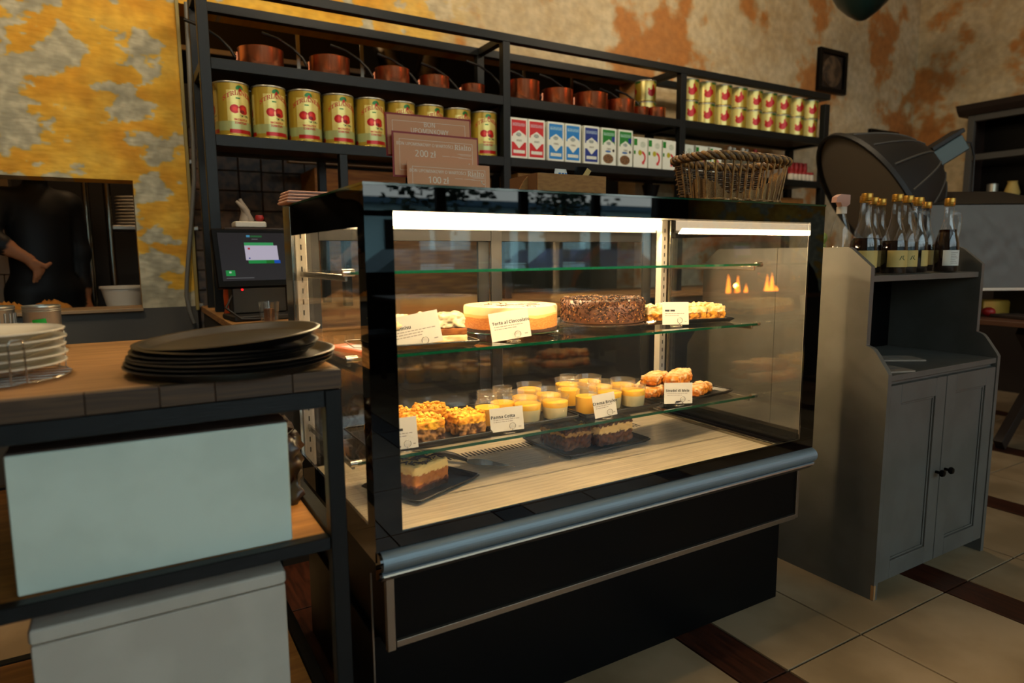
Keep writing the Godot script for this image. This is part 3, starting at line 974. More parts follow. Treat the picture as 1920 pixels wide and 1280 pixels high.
func street() -> void:
	struct("ground", bx(Vector3(-30, -0.4, 5.2), Vector3(40, -0.2, 40)), mat("asphalt", Color(0.52, 0.54, 0.54), 0.9), "street outside the windows")
	var b := thing("street_building", "pale building across the street seen in the glass", "building", Vector3(0, -0.2, 20))
	put("facade", bx(Vector3(-14, 0, 0), Vector3(22, 3.0, 4)), mat("facade", Color(0.74, 0.88, 0.90), 0.9), b)
	for k in 10:
		put("facade_window", bx(Vector3(-12 + k * 3.2, 1.0, -0.08), Vector3(-10.4 + k * 3.2, 2.5, 0.02)), M.case_panel, b)
	put("roof", bx(Vector3(-14.4, 3.0, -0.5), Vector3(22.4, 3.2, 4.4)), mat("roof_blue", Color(0.30, 0.42, 0.50), 0.8), b)
	for k in 4:
		var t := thing("street_tree", "%s bare street tree from the left outside the windows" % ORD[k], "tree", Vector3([0.5, 4.3, 8.2, 12.0][k], -0.2, [10.0, 9.0, 11.0, 10.0][k]), 0.0, "street trees")
		var m := MB.new()
		m.tube([Vector3(0, 0, 0), Vector3(0.05, 1.4, 0), Vector3(0, 3.0, 0.1)], [0.12, 0.09, 0.05], 8)
		put("trunk", m.mesh(), M.wood_dark, t)
		m = MB.new()
		for i in 700:
			var d := Vector3(rng.randfn(), rng.randfn() * 0.8, rng.randfn()).normalized() * (0.3 + 0.9 * rng.randf())
			var c := Vector3(0, 2.7, 0) + d
			m.xf = Transform3D(Basis.from_euler(Vector3(rng.randf() * TAU, rng.randf() * TAU, 0)), c)
			m.box(Vector3(-0.06, -0.004, -0.035), Vector3(0.06, 0.004, 0.035))
		var cr := put("crown", m.mesh(), mat("leaf", Color(0.13, 0.22, 0.14), 0.7), t)
		cr.set_meta("kind", "stuff")
	for k in 3:
		var c := thing("parked_car", ["dark parked car outside the left window", "silver parked car outside the middle windows", "blue parked car outside the right window"][k], "car", Vector3([1.5, 6.2, 11.0][k], -0.2, 13.5))
		var m := MB.new()
		m.prism(PackedVector2Array([Vector2(-2.1, 0.3), Vector2(2.1, 0.3), Vector2(2.15, 0.75), Vector2(1.5, 0.95), Vector2(0.8, 1.42), Vector2(-1.1, 1.45), Vector2(-1.8, 0.98), Vector2(-2.15, 0.85)]), -0.85, 0.85)
		put("body", m.mesh(), mat("car_%d" % k, [Color(0.08, 0.08, 0.09), Color(0.34, 0.40, 0.42), Color(0.10, 0.20, 0.36)][k], 0.7), c)
		for x in [-1.3, 1.3]:
			var w := MB.new()
			w.tube([Vector3(x, 0.32, -0.88), Vector3(x, 0.32, -0.6)], 0.32, 16)
			put("wheel", w.mesh(), M.rubber_black, c)
	# wood-fired oven whose flames show in the case's glass
	var o := thing("pizza_oven", "domed wood-fired oven with flames mirrored in the glass", "oven", Vector3(4.62, 0, 2.98))
	o.scale = Vector3(1.5, 1, 1)
	put("plinth", bx(Vector3(-0.7, 0, -0.5), Vector3(0.7, 0.72, 0.6), 0.01), M.wall_grey, o)
	var dm := MB.new()
	var pr := []
	for k in 9: pr.append(Vector2(cos(k / 8.0 * PI / 2) * 0.66, 0.72 + sin(k / 8.0 * PI / 2) * 0.62))
	dm.lathe(pr, 28, 0.0, PI)
	dm.lathe([Vector2(0.66, 0.72), Vector2(0.66, 0.73)], 28)
	put("dome", dm.mesh(), M.room_wall, o, Vector3(0, 0, 0.05), Vector3(0, PI, 0))
	var am := MB.new()
	var arc := PackedVector2Array()
	for k in 15: arc.append(Vector2(cos(k / 14.0 * PI) * 0.62, 0.72 + sin(k / 14.0 * PI) * 0.5))
	for k in 15: arc.append(Vector2(-cos(k / 14.0 * PI) * 0.45, 0.72 + sin(k / 14.0 * PI) * 0.34))
	am.prism(arc, -0.12, 0.06)
	put("arch", am.mesh(), M.dark_paint, o)
	put("hearth", bx(Vector3(-0.6, 0.72, -0.1), Vector3(0.6, 0.735, 0.55)), M.dark_paint, o)
	var fm := lamp_mat("flame", Color(1.0, 0.56, 0.12), 16.0)
	for k in 3:
		var m := MB.new()
		var x: float = [-0.36, 0.02, 0.36][k]
		for s in 7:
			var hh: float = [0.14, 0.24, 0.18][k] * (0.25 + 0.85 * rng.randf())
			m.xf = Transform3D(Basis(), Vector3(x + (s - 3.0) * 0.02 * (1.4 if k == 1 else 0.7), 0.735, 0.12 + 0.03 * (s % 3)))
			m.lathe(V2([0.014, 0.0, 0.013, hh * 0.2, 0.006, hh * 0.55, 0.0, hh]), 8)
		put("flame", m.mesh(), fm, o)
	var fl := OmniLight3D.new()
	fl.name = "fire_glow"
	fl.position = Vector3(4.66, 0.80, 3.12)
	fl.light_color = Color(1.0, 0.45, 0.12)
	fl.light_energy = 0.5
	fl.light_size = 0.02
	fl.omni_range = 10.0
	fl.omni_attenuation = 2.0
	fl.shadow_enabled = true
	add_child(fl)
	# dining tables by the windows, dark in the mirror of the glass
	for k in 2:
		var t := thing("dining_table", "%s dark dining table from the left by the windows" % ORD[k], "table", Vector3([1.9, 3.4][k], 0, 4.25))
		put("table_top", bx(Vector3(-0.35, 0.72, -0.35), Vector3(0.35, 0.75, 0.35), 0.004), M.table_wood, t)
		put("pedestal", lathed([0.25, 0, 0.25, 0.02, 0.04, 0.05, 0.04, 0.72, 0.0, 0.72], 20), M.iron, t)
		for s in [-1, 1]:
			var c := thing("dining_chair", "dark wooden chair on the %s side of the %s window table" % ["left" if s < 0 else "right", ORD[k]], "chair", Vector3([1.9, 3.4][k] + s * 0.5, 0, 4.25), 0.0, "chairs at the window tables")
			put("seat", bx(Vector3(-0.2, 0.43, -0.2), Vector3(0.2, 0.46, 0.2), 0.005), M.wood_dark, c)
			put("backrest", bx(Vector3(s * 0.2 - 0.015, 0.6, -0.19), Vector3(s * 0.2 + 0.015, 0.95, 0.19), 0.005), M.wood_dark, c)
			for lx in [-0.18, 0.18]:
				for lz in [-0.18, 0.18]:
					put("leg", bx(Vector3(lx - 0.018, 0, lz - 0.018), Vector3(lx + 0.018, 0.95 if lx * s > 0 else 0.43, lz + 0.018)), M.wood_dark, c)

# x -> z, y -> y, z -> x: an outline given as (z, y) pushed along x
func along_x(poly: PackedVector2Array, x0: float, x1: float) -> ArrayMesh:
	var b := MB.new()
	b.xf = Transform3D(Basis(Vector3(0, 0, 1), Vector3(0, 1, 0), Vector3(1, 0, 0)), Vector3.ZERO)
	b.prism(poly, x0, x1)
	return b.mesh()

const SH2 := 1.9154
const SH3 := 1.6126
func wall_shelf() -> void:
	# low counter along the back wall that carries the shelf
	var c := thing("back_counter", "brown wooden counter along the back wall under the steel shelf", "counter", Vector3.ZERO)
	put("worktop", bx(Vector3(-0.085, 0.85, -2.24), Vector3(1.4, 0.88, -1.1), 0.004), M.counter_wood, c)
	put("worktop", bx(Vector3(1.4, 0.85, -2.24), Vector3(4.3, 0.88, -1.72), 0.004), M.counter_wood, c)
	put("body", bx(Vector3(-0.08, 0.0, -2.2), Vector3(1.38, 0.85, -1.14)), M.dark_paint, c)
	put("body", bx(Vector3(1.38, 0.0, -2.2), Vector3(4.26, 0.85, -1.76)), M.dark_paint, c)
	var s := thing("steel_shelf", "long black steel shelf unit holding copper pots and gold tins", "shelf", Vector3(0, 0.88, 0))
	var b: StandardMaterial3D = M.black_steel
	var posts := [[-0.069, -0.027], [1.341, 1.383], [2.575, 2.62], [3.965, 4.02]]
	for p in posts:
		for z in [[-1.842, -1.80], [-2.12, -2.08]]:
			put("post", bx(Vector3(p[0], 0, z[0]), Vector3(p[1], 1.302 if p[0] < 3 else 1.27, z[1]), 0.002), b, s)
		put("cross_bar", bx(Vector3(p[0] + 0.003, 1.302, -2.08), Vector3(p[1] - 0.003, 1.338, -1.84), 0.002), b, s)
		put("cross_bar", bx(Vector3(p[0] + 0.003, SH2 - 0.925, -2.08), Vector3(p[1] - 0.003, SH2 - 0.89, -1.84), 0.002), b, s)
	for z in [[-1.842, -1.80], [-2.12, -2.08]]:
		put("beam", bx(Vector3(-0.069, 1.302, z[0]), Vector3(4.02, 1.342, z[1]), 0.002), b, s)
		for y in [SH2, SH3]:
			for k in 3:
				put("beam", bx(Vector3(posts[k][1], y - 0.925, z[0]), Vector3(posts[k + 1][0], y - 0.88, z[1]), 0.002), b, s)
	for p in [[0.485, -1.842, -1.80], [0.462, -2.12, -2.08]]:
		put("post", bx(Vector3(p[0], 0, p[1]), Vector3(p[0] + 0.036, SH3 - 0.925, p[2]), 0.002), b, s)
	for y in [SH2, SH3]:
		for k in 3:
			put("shelf_board", bx(Vector3(posts[k][1], y - 0.91, -2.08), Vector3(posts[k + 1][0], y - 0.886, -1.842)), M.shelf_wood, s)
	for k in 3:
		put("shelf_board", bx(Vector3(posts[k][1] if k else 0.55, 0.43, -2.1), Vector3(posts[k + 1][0], 0.455, -1.82), 0.002), M.shelf_wood, s)
	# short brace seen at the left end
	var t := MB.new()
	t.tube([Vector3(-0.047, 0.92, -1.85), Vector3(-0.047, 1.03, -2.08)], 0.008, 6)
	put("brace", t.mesh(), M.iron, s)

func tin(big: bool) -> Node3D:
	var r := 0.071 if big else 0.066
	var h := 0.222 if big else 0.128
	var o := Node3D.new()
	var m := MB.new()
	m.lathe([Vector2(r, 0.006), Vector2(r, h - 0.006)], 40)
	put("tin_label", m.mesh(), M.big_label if big else M.small_label, o)
	m = MB.new()
	m.lathe(V2([0.0, 0.002, r - 0.004, 0.002, r + 0.0015, 0.0, r + 0.003, 0.003, r + 0.0015, 0.0065, r, 0.0065]), 40)
	put("bottom_rim", m.mesh(), M.tin_gold, o)
	m = MB.new()
	m.lathe(V2([r, h - 0.0065, r + 0.0015, h - 0.0065, r + 0.003, h - 0.003, r + 0.0015, h, r - 0.003, h, r - 0.005, h - 0.005, 0.0, h - 0.005]), 40)
	put("lid", m.mesh(), M.tin_plate, o)
	if big:
		put("lettering", round_text("STRIANESE", 0.018, r + 0.0003, 6.0), M.ink_red, o, Vector3(0, h * 0.80, 0), Vector3(0, PI / 6, 0))
	return o

func pot(r: float, h: float) -> Node3D:
	var o := Node3D.new()
	put("pan_body", lathed([0.0, 0.0, r - 0.004, 0.0, r, 0.004, r, h - 0.003, r + 0.002, h, r - 0.003, h, r - 0.003, 0.006, 0.0, 0.006], 40), M.copper, o)
	var m := MB.new()
	m.tube([Vector3(-r + 0.002, h * 0.5, 0), Vector3(-r - 0.012, h * 0.62, 0), Vector3(-r - 0.03, h * 1.0, 0), Vector3(-r - 0.07, h + 0.04, 0), Vector3(-r - 0.13, h + 0.078, 0), Vector3(-r - 0.2, h + 0.10, 0)], [0.007, 0.007, 0.006, 0.006, 0.006, 0.008], 8)
	put("handle", m.mesh(), M.iron, o)
	m = MB.new()
	m.cbox(Vector3(-r - 0.002, h * 0.6, 0), Vector3(0.006, h * 0.45, 0.03), 0.002)
	for y in [0.48, 0.72]:
		m.cbox(Vector3(-r - 0.006, h * y, 0), Vector3(0.004, 0.008, 0.008), 0.001)
	put("bracket", m.mesh(), M.copper, o)
	return o

func adopt(o: Node3D, called: String, label: String, category: String, at: Vector3, turn: float, group := "") -> Node3D:
	o.name = numbered(called)
	add_child(o)
	o.position = at
	o.rotation.y = turn
	return tag(o, label, category, group)

func things_on_shelf() -> void:
	# nine large tins
	var first: Node3D = null
	for k in 9:
		var x := 0.055 + k * 0.1515
		var label := "%s large gold tomato tin from the left on the middle shelf" % ORD[k]
		if k == 0: label = "large gold tomato tin next to the left shelf post"
		# the print repeats three times; turned so the tomatoes face the room, each a little askew
		var turn: float = -0.52 + [0.34, 0.24, 0.02, 0.06, 0.08, 0.12, 0.2, 0.2, -0.1][k]
		if first == null: first = adopt(tin(true), "tomato_tin", label, "tin", Vector3(x, SH3, -1.885), turn, "large tomato tins on the middle shelf")
		else: copy(first, "tomato_tin", Vector3(x, SH3, -1.885 + rng.randf_range(-0.006, 0.006)), turn, label)
	# second row behind, glimpsed between
	for k in 8:
		copy(first, "tomato_tin", Vector3(0.13 + k * 0.1515, SH3, -2.02), 0.4, "%s gold tin from the left in the rear row of the middle shelf" % ORD[k])
	# small tins, two high
	var small: Node3D = null
	for k in 9:
		for lv in 2:
			var x := 2.715 + k * 0.147
			var label := "%s small gold tin of the %s stack from the left on the right shelf" % [["lower", "upper"][lv], ORD[k]]
			var turn := -1.1 + rng.randf_range(-0.15, 0.15)
			var at := Vector3(x, SH2 + lv * 0.1285, -1.885)
			if small == null: small = adopt(tin(false), "small_tin", label, "tin", at, turn, "small tins stacked on the right shelf")
			else: copy(small, "small_tin", at, turn, label)
	for lv in 2:
		copy(small, "small_tin", Vector3(2.50, SH2 + lv * 0.1285, -2.035), 1.4, "%s small gold tin of the lone stack behind the copper pots" % ["lower", "upper"][lv])
	# copper pots, large to small in two runs
	var ps := [[0.19, 0.094, 0.082, 1.1], [0.49, 0.089, 0.088, 0.25], [0.79, 0.082, 0.08, 0.2], [1.01, 0.074, 0.071, 0.2], [1.225, 0.062, 0.058, 0.2], [1.52, 0.096, 0.108, 2.6], [1.752, 0.086, 0.094, 0.1], [1.98, 0.098, 0.097, 0.1], [2.20, 0.086, 0.086, 2.4], [2.352, 0.052, 0.064, 2.2], [2.478, 0.06, 0.072, 2.5]]
	for k in ps.size():
		var p: Array = ps[k]
		var label := "%s copper pot from the left in the first bay of the top shelf" % ORD[k] if k < 5 else "%s copper pot from the left in the second bay of the top shelf" % ORD[k - 5]
		if k == 0: label = "largest copper pot at the left end of the top shelf"
		var at := Vector3(p[0], SH2, -1.915)
		adopt(pot(p[1], p[2]), "copper_pot", label, "pot", at, -0.35 + (0.0 if k else 0.15), "copper pots on the top shelf")
	# cartons
	var kinds := [0, 0, 1, 1, 2, 3, 3, 4, 4, 4]
	var names := ["left one of two red and white cartons beside the shelf post", "right one of two red and white cartons", "left one of two sky blue cartons", "right one of two sky blue cartons", "single navy blue carton between blue and green cartons", "left one of two green cartons with a biscuit picture", "right one of two green cartons with a biscuit picture", "first white carton with fruit print right of the green ones", "second white carton with fruit print right of the green ones", "third white carton with fruit print beside the shelf post"]
	var xx := [1.4385, 1.548, 1.672, 1.785, 1.912, 2.035, 2.157, 2.272, 2.385, 2.498]
	for k in 13:
		var kind: int = kinds[k] if k < 10 else 4
		var x: float = xx[k] if k < 10 else 2.70 + (k - 10) * 0.125
		var w := 0.106
		var h := 0.205 if kind < 4 else 0.172
		var label: String = names[k] if k < 10 else "%s white and green carton behind the wicker basket" % ORD[k - 10]
		var o := thing("carton", label, "carton", Vector3(x, SH3, -1.81 if k < 10 else -1.86), 0.0, "cartons on the middle shelf")
		put("carton_body", bx(Vector3(-w / 2, 0, -0.065), Vector3(w / 2, h, 0), 0.002), M.carton_white, o)
		var q := MB.new()
		q.box(Vector3(-w / 2 + 0.0015, 0.0015, 0.0), Vector3(w / 2 - 0.0015, h - 0.0015, 0.0008))
		put("front_print", q.mesh(), M["carton_%d" % kind], o)
		if kind == 4:
			var e := MB.new()
			e.box(Vector3(-w / 2, h, -0.035), Vector3(w / 2, h + 0.008, -0.03))
			put("top_fold", e.mesh(), M.carton_white, o)
	# bottles and jars at the right of the middle shelf
	for k in 5:
		var o := thing("small_bottle", "%s clear small bottle from the left behind the basket" % ORD[k], "bottle", Vector3(3.10 + k * 0.062, SH3, -1.88 - 0.02 * (k % 2)), 0.0, "small bottles on the middle shelf")
		put("glass", lathed([0.0, 0.002, 0.025, 0.002, 0.027, 0.01, 0.027, 0.10, 0.012, 0.14, 0.011, 0.175, 0.013, 0.178, 0.0, 0.178], 20), M.jar_glass, o)
		put("liquid", lathed([0.0, 0.004, 0.0255, 0.004, 0.0255, 0.075, 0.0, 0.075], 20), M.table_wood, o)
		put("cap", lathed([0.013, 0.17, 0.013, 0.19, 0.0, 0.19], 16), M.red if k == 4 else M.plastic_white, o)
	tag(put("flat_box", bx(Vector3(-0.14, 0, -0.1), Vector3(0.14, 0.155, 0.0), 0.003), M.paper_grey, self, Vector3(3.55, SH3, -1.9)), "plain grey box beside the small jars on the shelf", "box")
	for r in 2:
		for k in 6:
			var o := thing("preserve_jar", "%s preserve jar with dark red lid in the %s row" % [ORD[k], ["front", "back"][r]], "jar", Vector3(3.71 + k * 0.044 if r == 0 else 3.70 + k * 0.05, SH3 + r * 0.075, -1.865 - r * 0.07), 0.0, "preserve jars at the right shelf end")
			put("jar_body", lathed([0.0, 0.0, 0.018, 0.0, 0.021, 0.006, 0.021, 0.045, 0.017, 0.052, 0.0, 0.052], 16), M.plastic_white if r == 0 else M.red, o)
			put("lid", lathed([0.018, 0.05, 0.0195, 0.05, 0.0195, 0.066, 0.0, 0.067], 16), M.voucher_red, o)
	put_riser()
	# things on the low board under the middle shelf
	tag(put("storage_box", bx(Vector3(-0.12, 0, -0.2), Vector3(0.12, 0.21, 0), 0.003), M.cardboard, self, Vector3(1.58, 1.335, -1.86)), "plain cardboard box on the low board behind the voucher stand", "box")
	tag(put("storage_box", bx(Vector3(-0.11, 0, -0.2), Vector3(0.11, 0.10, 0), 0.003), M.plastic_white, self, Vector3(2.12, 1.335, -1.86)), "white tub box on the low board behind the cardboard tray", "box")
	tag(put("storage_box", bx(Vector3(-0.14, 0, -0.2), Vector3(0.14, 0.16, 0), 0.003), M.cardboard, self, Vector3(3.72, 1.335, -1.86)), "small cardboard box on the low board right of the basket", "box")
	var tw := thing("coffee_grinder", "dark grinder standing on the low board behind the basket", "grinder", Vector3(2.42, 1.335, -1.88))
	put("hopper", lathed([0.0, 0.0, 0.05, 0.0, 0.05, 0.05, 0.03, 0.08, 0.03, 0.1, 0.055, 0.19, 0.0, 0.19], 20), M.case_panel, tw)
	put("spout", bx(Vector3(-0.01, 0.02, 0.04), Vector3(0.01, 0.06, 0.08), 0.003), M.wire, tw)

func put_riser() -> void:
	var o := thing("jar_riser", "dark step that lifts the back row of preserve jars", "riser", Vector3(3.825, SH3, -1.935))
	put("step", bx(Vector3(-0.14, 0, -0.03), Vector3(0.16, 0.074, 0.03), 0.002), M.shelf_wood, o)

# ---------------------------------------------------------------- glass case
const CW := 1.39
const SA := 1.078
const SB := 0.887
const SC := 0.648
const DECK := 0.515
func display_case() -> void:
	var o := thing("display_case", "refrigerated glass cake display case with black frame and steel bumper", "display case", Vector3.ZERO)
	var gb: StandardMaterial3D = M.case_black
	put("plinth", bx(Vector3(0.014, 0, -0.67), Vector3(1.36, 0.29, -0.08), 0.003), M.case_panel, o)
	put("corner_strip", bx(Vector3(0.011, 0.12, -0.083), Vector3(0.0145, 0.44, -0.078)), M.alu_trim, o)
	put("body", bx(Vector3(0.028, 0.285, -0.70), Vector3(1.362, 0.46, -0.03), 0.002), M.case_panel, o)
	put("machine_box", bx(Vector3(0.004, 0.455, -0.7056), Vector3(1.386, 0.495, -0.002), 0.002), M.case_panel, o)
	# front kick panel with its trims
	put("front_panel", bx(Vector3(0.043, 0.306, -0.03), Vector3(1.350, 0.46, -0.024)), M.case_panel, o)
	put("panel_trim", bx(Vector3(0.024, 0.285, -0.032), Vector3(0.043, 0.462, -0.018), 0.002), M.alu_trim, o)
	put("panel_trim", bx(Vector3(1.350, 0.292, -0.032), Vector3(1.364, 0.462, -0.018), 0.002), M.alu_trim, o)
	put("panel_trim", bx(Vector3(0.043, 0.291, -0.034), Vector3(1.350, 0.307, -0.016), 0.002), M.alu_trim, o)
	# bumper
	var pr := PackedVector2Array()
	for k in 13:
		var a := PI / 2 - k / 12.0 * PI * 0.92
		pr.append(Vector2(0.0 + cos(a) * 0.022, 0.4975 + sin(a) * 0.0215))
	pr.append_array(PackedVector2Array([Vector2(0.012, 0.476), Vector2(0.012, 0.470), Vector2(-0.006, 0.458), Vector2(-0.012, 0.458), Vector2(-0.012, 0.519)]))
	var bp := put("bumper", along_x(pr, 0.008, CW - 0.004), M.alu, o)
	put("bumper_lip", along_x(PackedVector2Array([Vector2(0.012, 0.4725), Vector2(0.0135, 0.469), Vector2(-0.004, 0.4535), Vector2(-0.012, 0.4535), Vector2(-0.012, 0.4725)]), 0.010, CW - 0.006), M.alu_trim, bp)
	put("end_cap", along_x(pr, 0.002, 0.008), gb, bp)
	# front glass and its printed black border
	put("front_glass", bx(Vector3(0.0575, 0.553, -0.006), Vector3(1.327, 1.1976, 0.0)), M.front_glass, o)
	var fb := MB.new()
	fb.box(Vector3(0, 0.519, -0.006), Vector3(0.0575, 1.244, 0.0))
	fb.box(Vector3(1.327, 0.519, -0.006), Vector3(CW, 1.244, 0.0))
	fb.box(Vector3(0.0575, 0.519, -0.006), Vector3(1.327, 0.553, 0.0))
	fb.box(Vector3(0.0575, 1.1976, -0.006), Vector3(1.327, 1.244, 0.0))
	put("front_border", fb.mesh(), gb, o)
	for s in 2:
		var x0: float = [0.0, CW - 0.006][s]
		var x1 := x0 + 0.006
		put("side_glass", bx(Vector3(x0, 0.562, -0.625), Vector3(x1, 1.168, -0.045)), M.glass, o)
		var sb := MB.new()
		sb.box(Vector3(x0, 0.495, -0.045), Vector3(x1, 1.244, -0.006))
		sb.box(Vector3(x0, 1.168, -0.625), Vector3(x1, 1.244, -0.045))
		sb.box(Vector3(x0, 0.495, -0.625), Vector3(x1, 0.562, -0.045))
		put("side_border", sb.mesh(), gb, o)
		put("rear_profile", bx(Vector3(x0 - 0.002, 0.47, -0.7056), Vector3(x1 + 0.002, 1.248, -0.625), 0.002), M.mirror_steel, o)
		var xi: float = [0.012, CW - 0.042][s]
		put("shelf_standard", bx(Vector3(xi, 0.52, -0.665), Vector3(xi + 0.03, 1.235, -0.635), 0.002), M.white_profile, o)
		for k in 22:
			put("slot", bx(Vector3(xi + 0.013, 0.56 + k * 0.03, -0.6352), Vector3(xi + 0.017, 0.574 + k * 0.03, -0.6345)), M.case_panel, o)
		var xp: float = [0.008, CW - 0.032][s]
		put("corner_profile", bx(Vector3(xp, 0.555, -0.03), Vector3(xp + 0.024, 1.2, -0.008), 0.002), M.white_profile, o)
	# top
	put("top_glass", bx(Vector3(-0.001, 1.244, -0.706), Vector3(CW + 0.001, 1.25, 0.001)), M.case_black, o)
	put("top_edge", bx(Vector3(-0.0015, 1.2452, -0.7), Vector3(CW + 0.0015, 1.2492, 0.0018)), M.glass_edge, o)
	put("ceiling_panel", bx(Vector3(0.01, 1.236, -0.70), Vector3(CW - 0.01, 1.2435, -0.01)), M.white_profile, o)
	# lamps
	var l1 := put("rear_lamp", bx(Vector3(0.045, 1.199, -0.662), Vector3(1.345, 1.236, -0.632), 0.006), M.led_white, o)
	put("lamp_cover", bx(Vector3(0.045, 1.19, -0.672), Vector3(1.345, 1.236, -0.664)), M.white_profile, l1)
	put("front_lamp", bx(Vector3(0.06, 1.222, -0.042), Vector3(1.33, 1.235, -0.016), 0.004), M.led_white, o)
	area("rear_lamp_glow", Vector3(CW / 2, 1.196, -0.628), Vector3(0, -0.8, 0.75), Vector2(1.28, 0.03), Color(1.0, 0.86, 0.63), 1.9)
	area("front_lamp_glow", Vector3(CW / 2, 1.219, -0.03), Vector3(0, -1, -0.12), Vector2(1.26, 0.025), Color(1.0, 0.86, 0.63), 1.25)
	# rear sliding doors
	for k in 2:
		var x0: float = [0.045, 0.60][k]
		var x1: float = [0.68, 1.345][k]
		var z: float = [-0.676, -0.692][k]
		var d := put("sliding_door", frame_mesh(Vector3(x0, 0.53, z - 0.006), Vector3(x1, 1.195, z + 0.006), 0.04), M.grey_profile, o)
		put("door_glass", bx(Vector3(x0 + 0.04, 0.57, z - 0.002), Vector3(x1 - 0.04, 1.155, z + 0.002)), M.glass, d)
	# deck
	put("deck", bx(Vector3(0.03, 0.495, -0.46), Vector3(1.30, DECK, -0.008), 0.003), M.deck_steel, o)
	put("deck_rim", bx(Vector3(1.30, 0.495, -0.64), Vector3(1.325, 0.527, -0.008), 0.005), M.mirror_steel, o)
	put("deck_rim", bx(Vector3(1.325, 0.495, -0.66), Vector3(1.384, 0.512, -0.008), 0.002), M.case_panel, o)
	put("deck_rim", bx(Vector3(0.006, 0.495, -0.66), Vector3(0.03, 0.527, -0.008), 0.004), M.mirror_steel, o)
	var vp := put("vent_panel", along_x(PackedVector2Array([Vector2(-0.46, 0.495), Vector2(-0.46, 0.5148), Vector2(-0.63, 0.5148), Vector2(-0.63, 0.495)]), 0.03, 1.30), M.deck_steel, o)
	var sl := MB.new()
	for k in 62:
		sl.xf = Transform3D(Basis(), Vector3(0.30 + k * 0.0135, 0.514, -0.505))
		sl.box(Vector3(-0.0035, -0.001, -0.022), Vector3(0.0035, 0.001, 0.022))
	put("vent_slots", sl.mesh(), M.case_panel, vp)
	# glass shelves
	for y in [SA, SB, SC]:
		var s := put("glass_shelf", bx(Vector3(0.03, y - 0.006, -0.64), Vector3(1.36, y, -0.1995)), M.glass, o)
		put("front_edge", bx(Vector3(0.03, y - 0.0065, -0.1995), Vector3(1.36, y + 0.0002, -0.197)), M.glass_edge, s)
		for e in [0.026, 1.362]:
			put("arm", bx(Vector3(e - 0.004, y - 0.022, -0.64), Vector3(e + 0.004, y - 0.007, -0.22), 0.002), M.wire, s)
			var kb := MB.new()
			kb.tube([Vector3(e - 0.012, y - 0.003, -0.206), Vector3(e + 0.014, y - 0.003, -0.206)], 0.008, 12)
			put("clip", kb.mesh(), M.wire, s)

func frame_mesh(lo: Vector3, hi: Vector3, w: float) -> ArrayMesh:
	var b := MB.new()
	b.box(lo, Vector3(lo.x + w, hi.y, hi.z), 0.002)
	b.box(Vector3(hi.x - w, lo.y, lo.z), hi, 0.002)
	b.box(Vector3(lo.x + w, lo.y, lo.z), Vector3(hi.x - w, lo.y + w, hi.z), 0.002)
	b.box(Vector3(lo.x + w, hi.y - w, lo.z), Vector3(hi.x - w, hi.y, hi.z), 0.002)
	return b.mesh()

# ---------------------------------------------------------------- prep table at the left
func prep_table() -> void:
	var o := thing("prep_table", "black steel table with a thick butcher block top", "table", Vector3.ZERO)
	var x0 := -1.15
	var x1 := -0.055
	put("worktop", bx(Vector3(x0, 0.864, -0.73), Vector3(x1, 0.9, -0.02), 0.001), M.counter_wood, o)
	var x := x0
	var k := 0
	while x < x1 - 0.02:
		var w: float = [0.105, 0.085, 0.13, 0.095, 0.15, 0.12][k % 6]
		var e := minf(x + w, x1)
		if x1 - e < 0.04: e = x1
		put("stave", bx(Vector3(x + 0.0004, 0.864, -0.02), Vector3(e - 0.0004, 0.8995, 0.0), 0.0012), M.stave_wood if k % 2 else M.stave_wood_dark, o)
		x = e
		k += 1
	var b: StandardMaterial3D = M.black_steel
	for lx in [x0, x1 - 0.032]:
		for lz in [-0.034, -0.72]:
			put("leg", bx(Vector3(lx, 0.0, lz), Vector3(lx + 0.032, 0.862, lz + 0.032), 0.002), b, o)
		put("side_rail", bx(Vector3(lx + 0.002, 0.832, -0.69), Vector3(lx + 0.030, 0.862, -0.034), 0.002), b, o)
		put("side_rail", bx(Vector3(lx + 0.002, 0.545, -0.69), Vector3(lx + 0.030, 0.575, -0.034), 0.002), b, o)
		put("side_rail", bx(Vector3(lx + 0.002, 0.10, -0.69), Vector3(lx + 0.030, 0.13, -0.034), 0.002), b, o)
	for z in [-0.034, -0.72]:
		put("top_rail", bx(Vector3(x0 + 0.032, 0.829, z), Vector3(x1 - 0.032, 0.863, z + 0.03), 0.002), b, o)
		put("rail", bx(Vector3(x0 + 0.032, 0.545, z), Vector3(x1 - 0.032, 0.571, z + 0.026), 0.002), b, o)
		put("rail", bx(Vector3(x0 + 0.032, 0.10, z), Vector3(x1 - 0.032, 0.13, z + 0.026), 0.002), b, o)
	put("shelf_board", bx(Vector3(x0 + 0.033, 0.552, -0.69), Vector3(x1 - 0.033, 0.566, -0.036)), M.ply, o)
	put("shelf_board", bx(Vector3(x0 + 0.033, 0.115, -0.69), Vector3(x1 - 0.033, 0.128, -0.036)), M.ply, o)

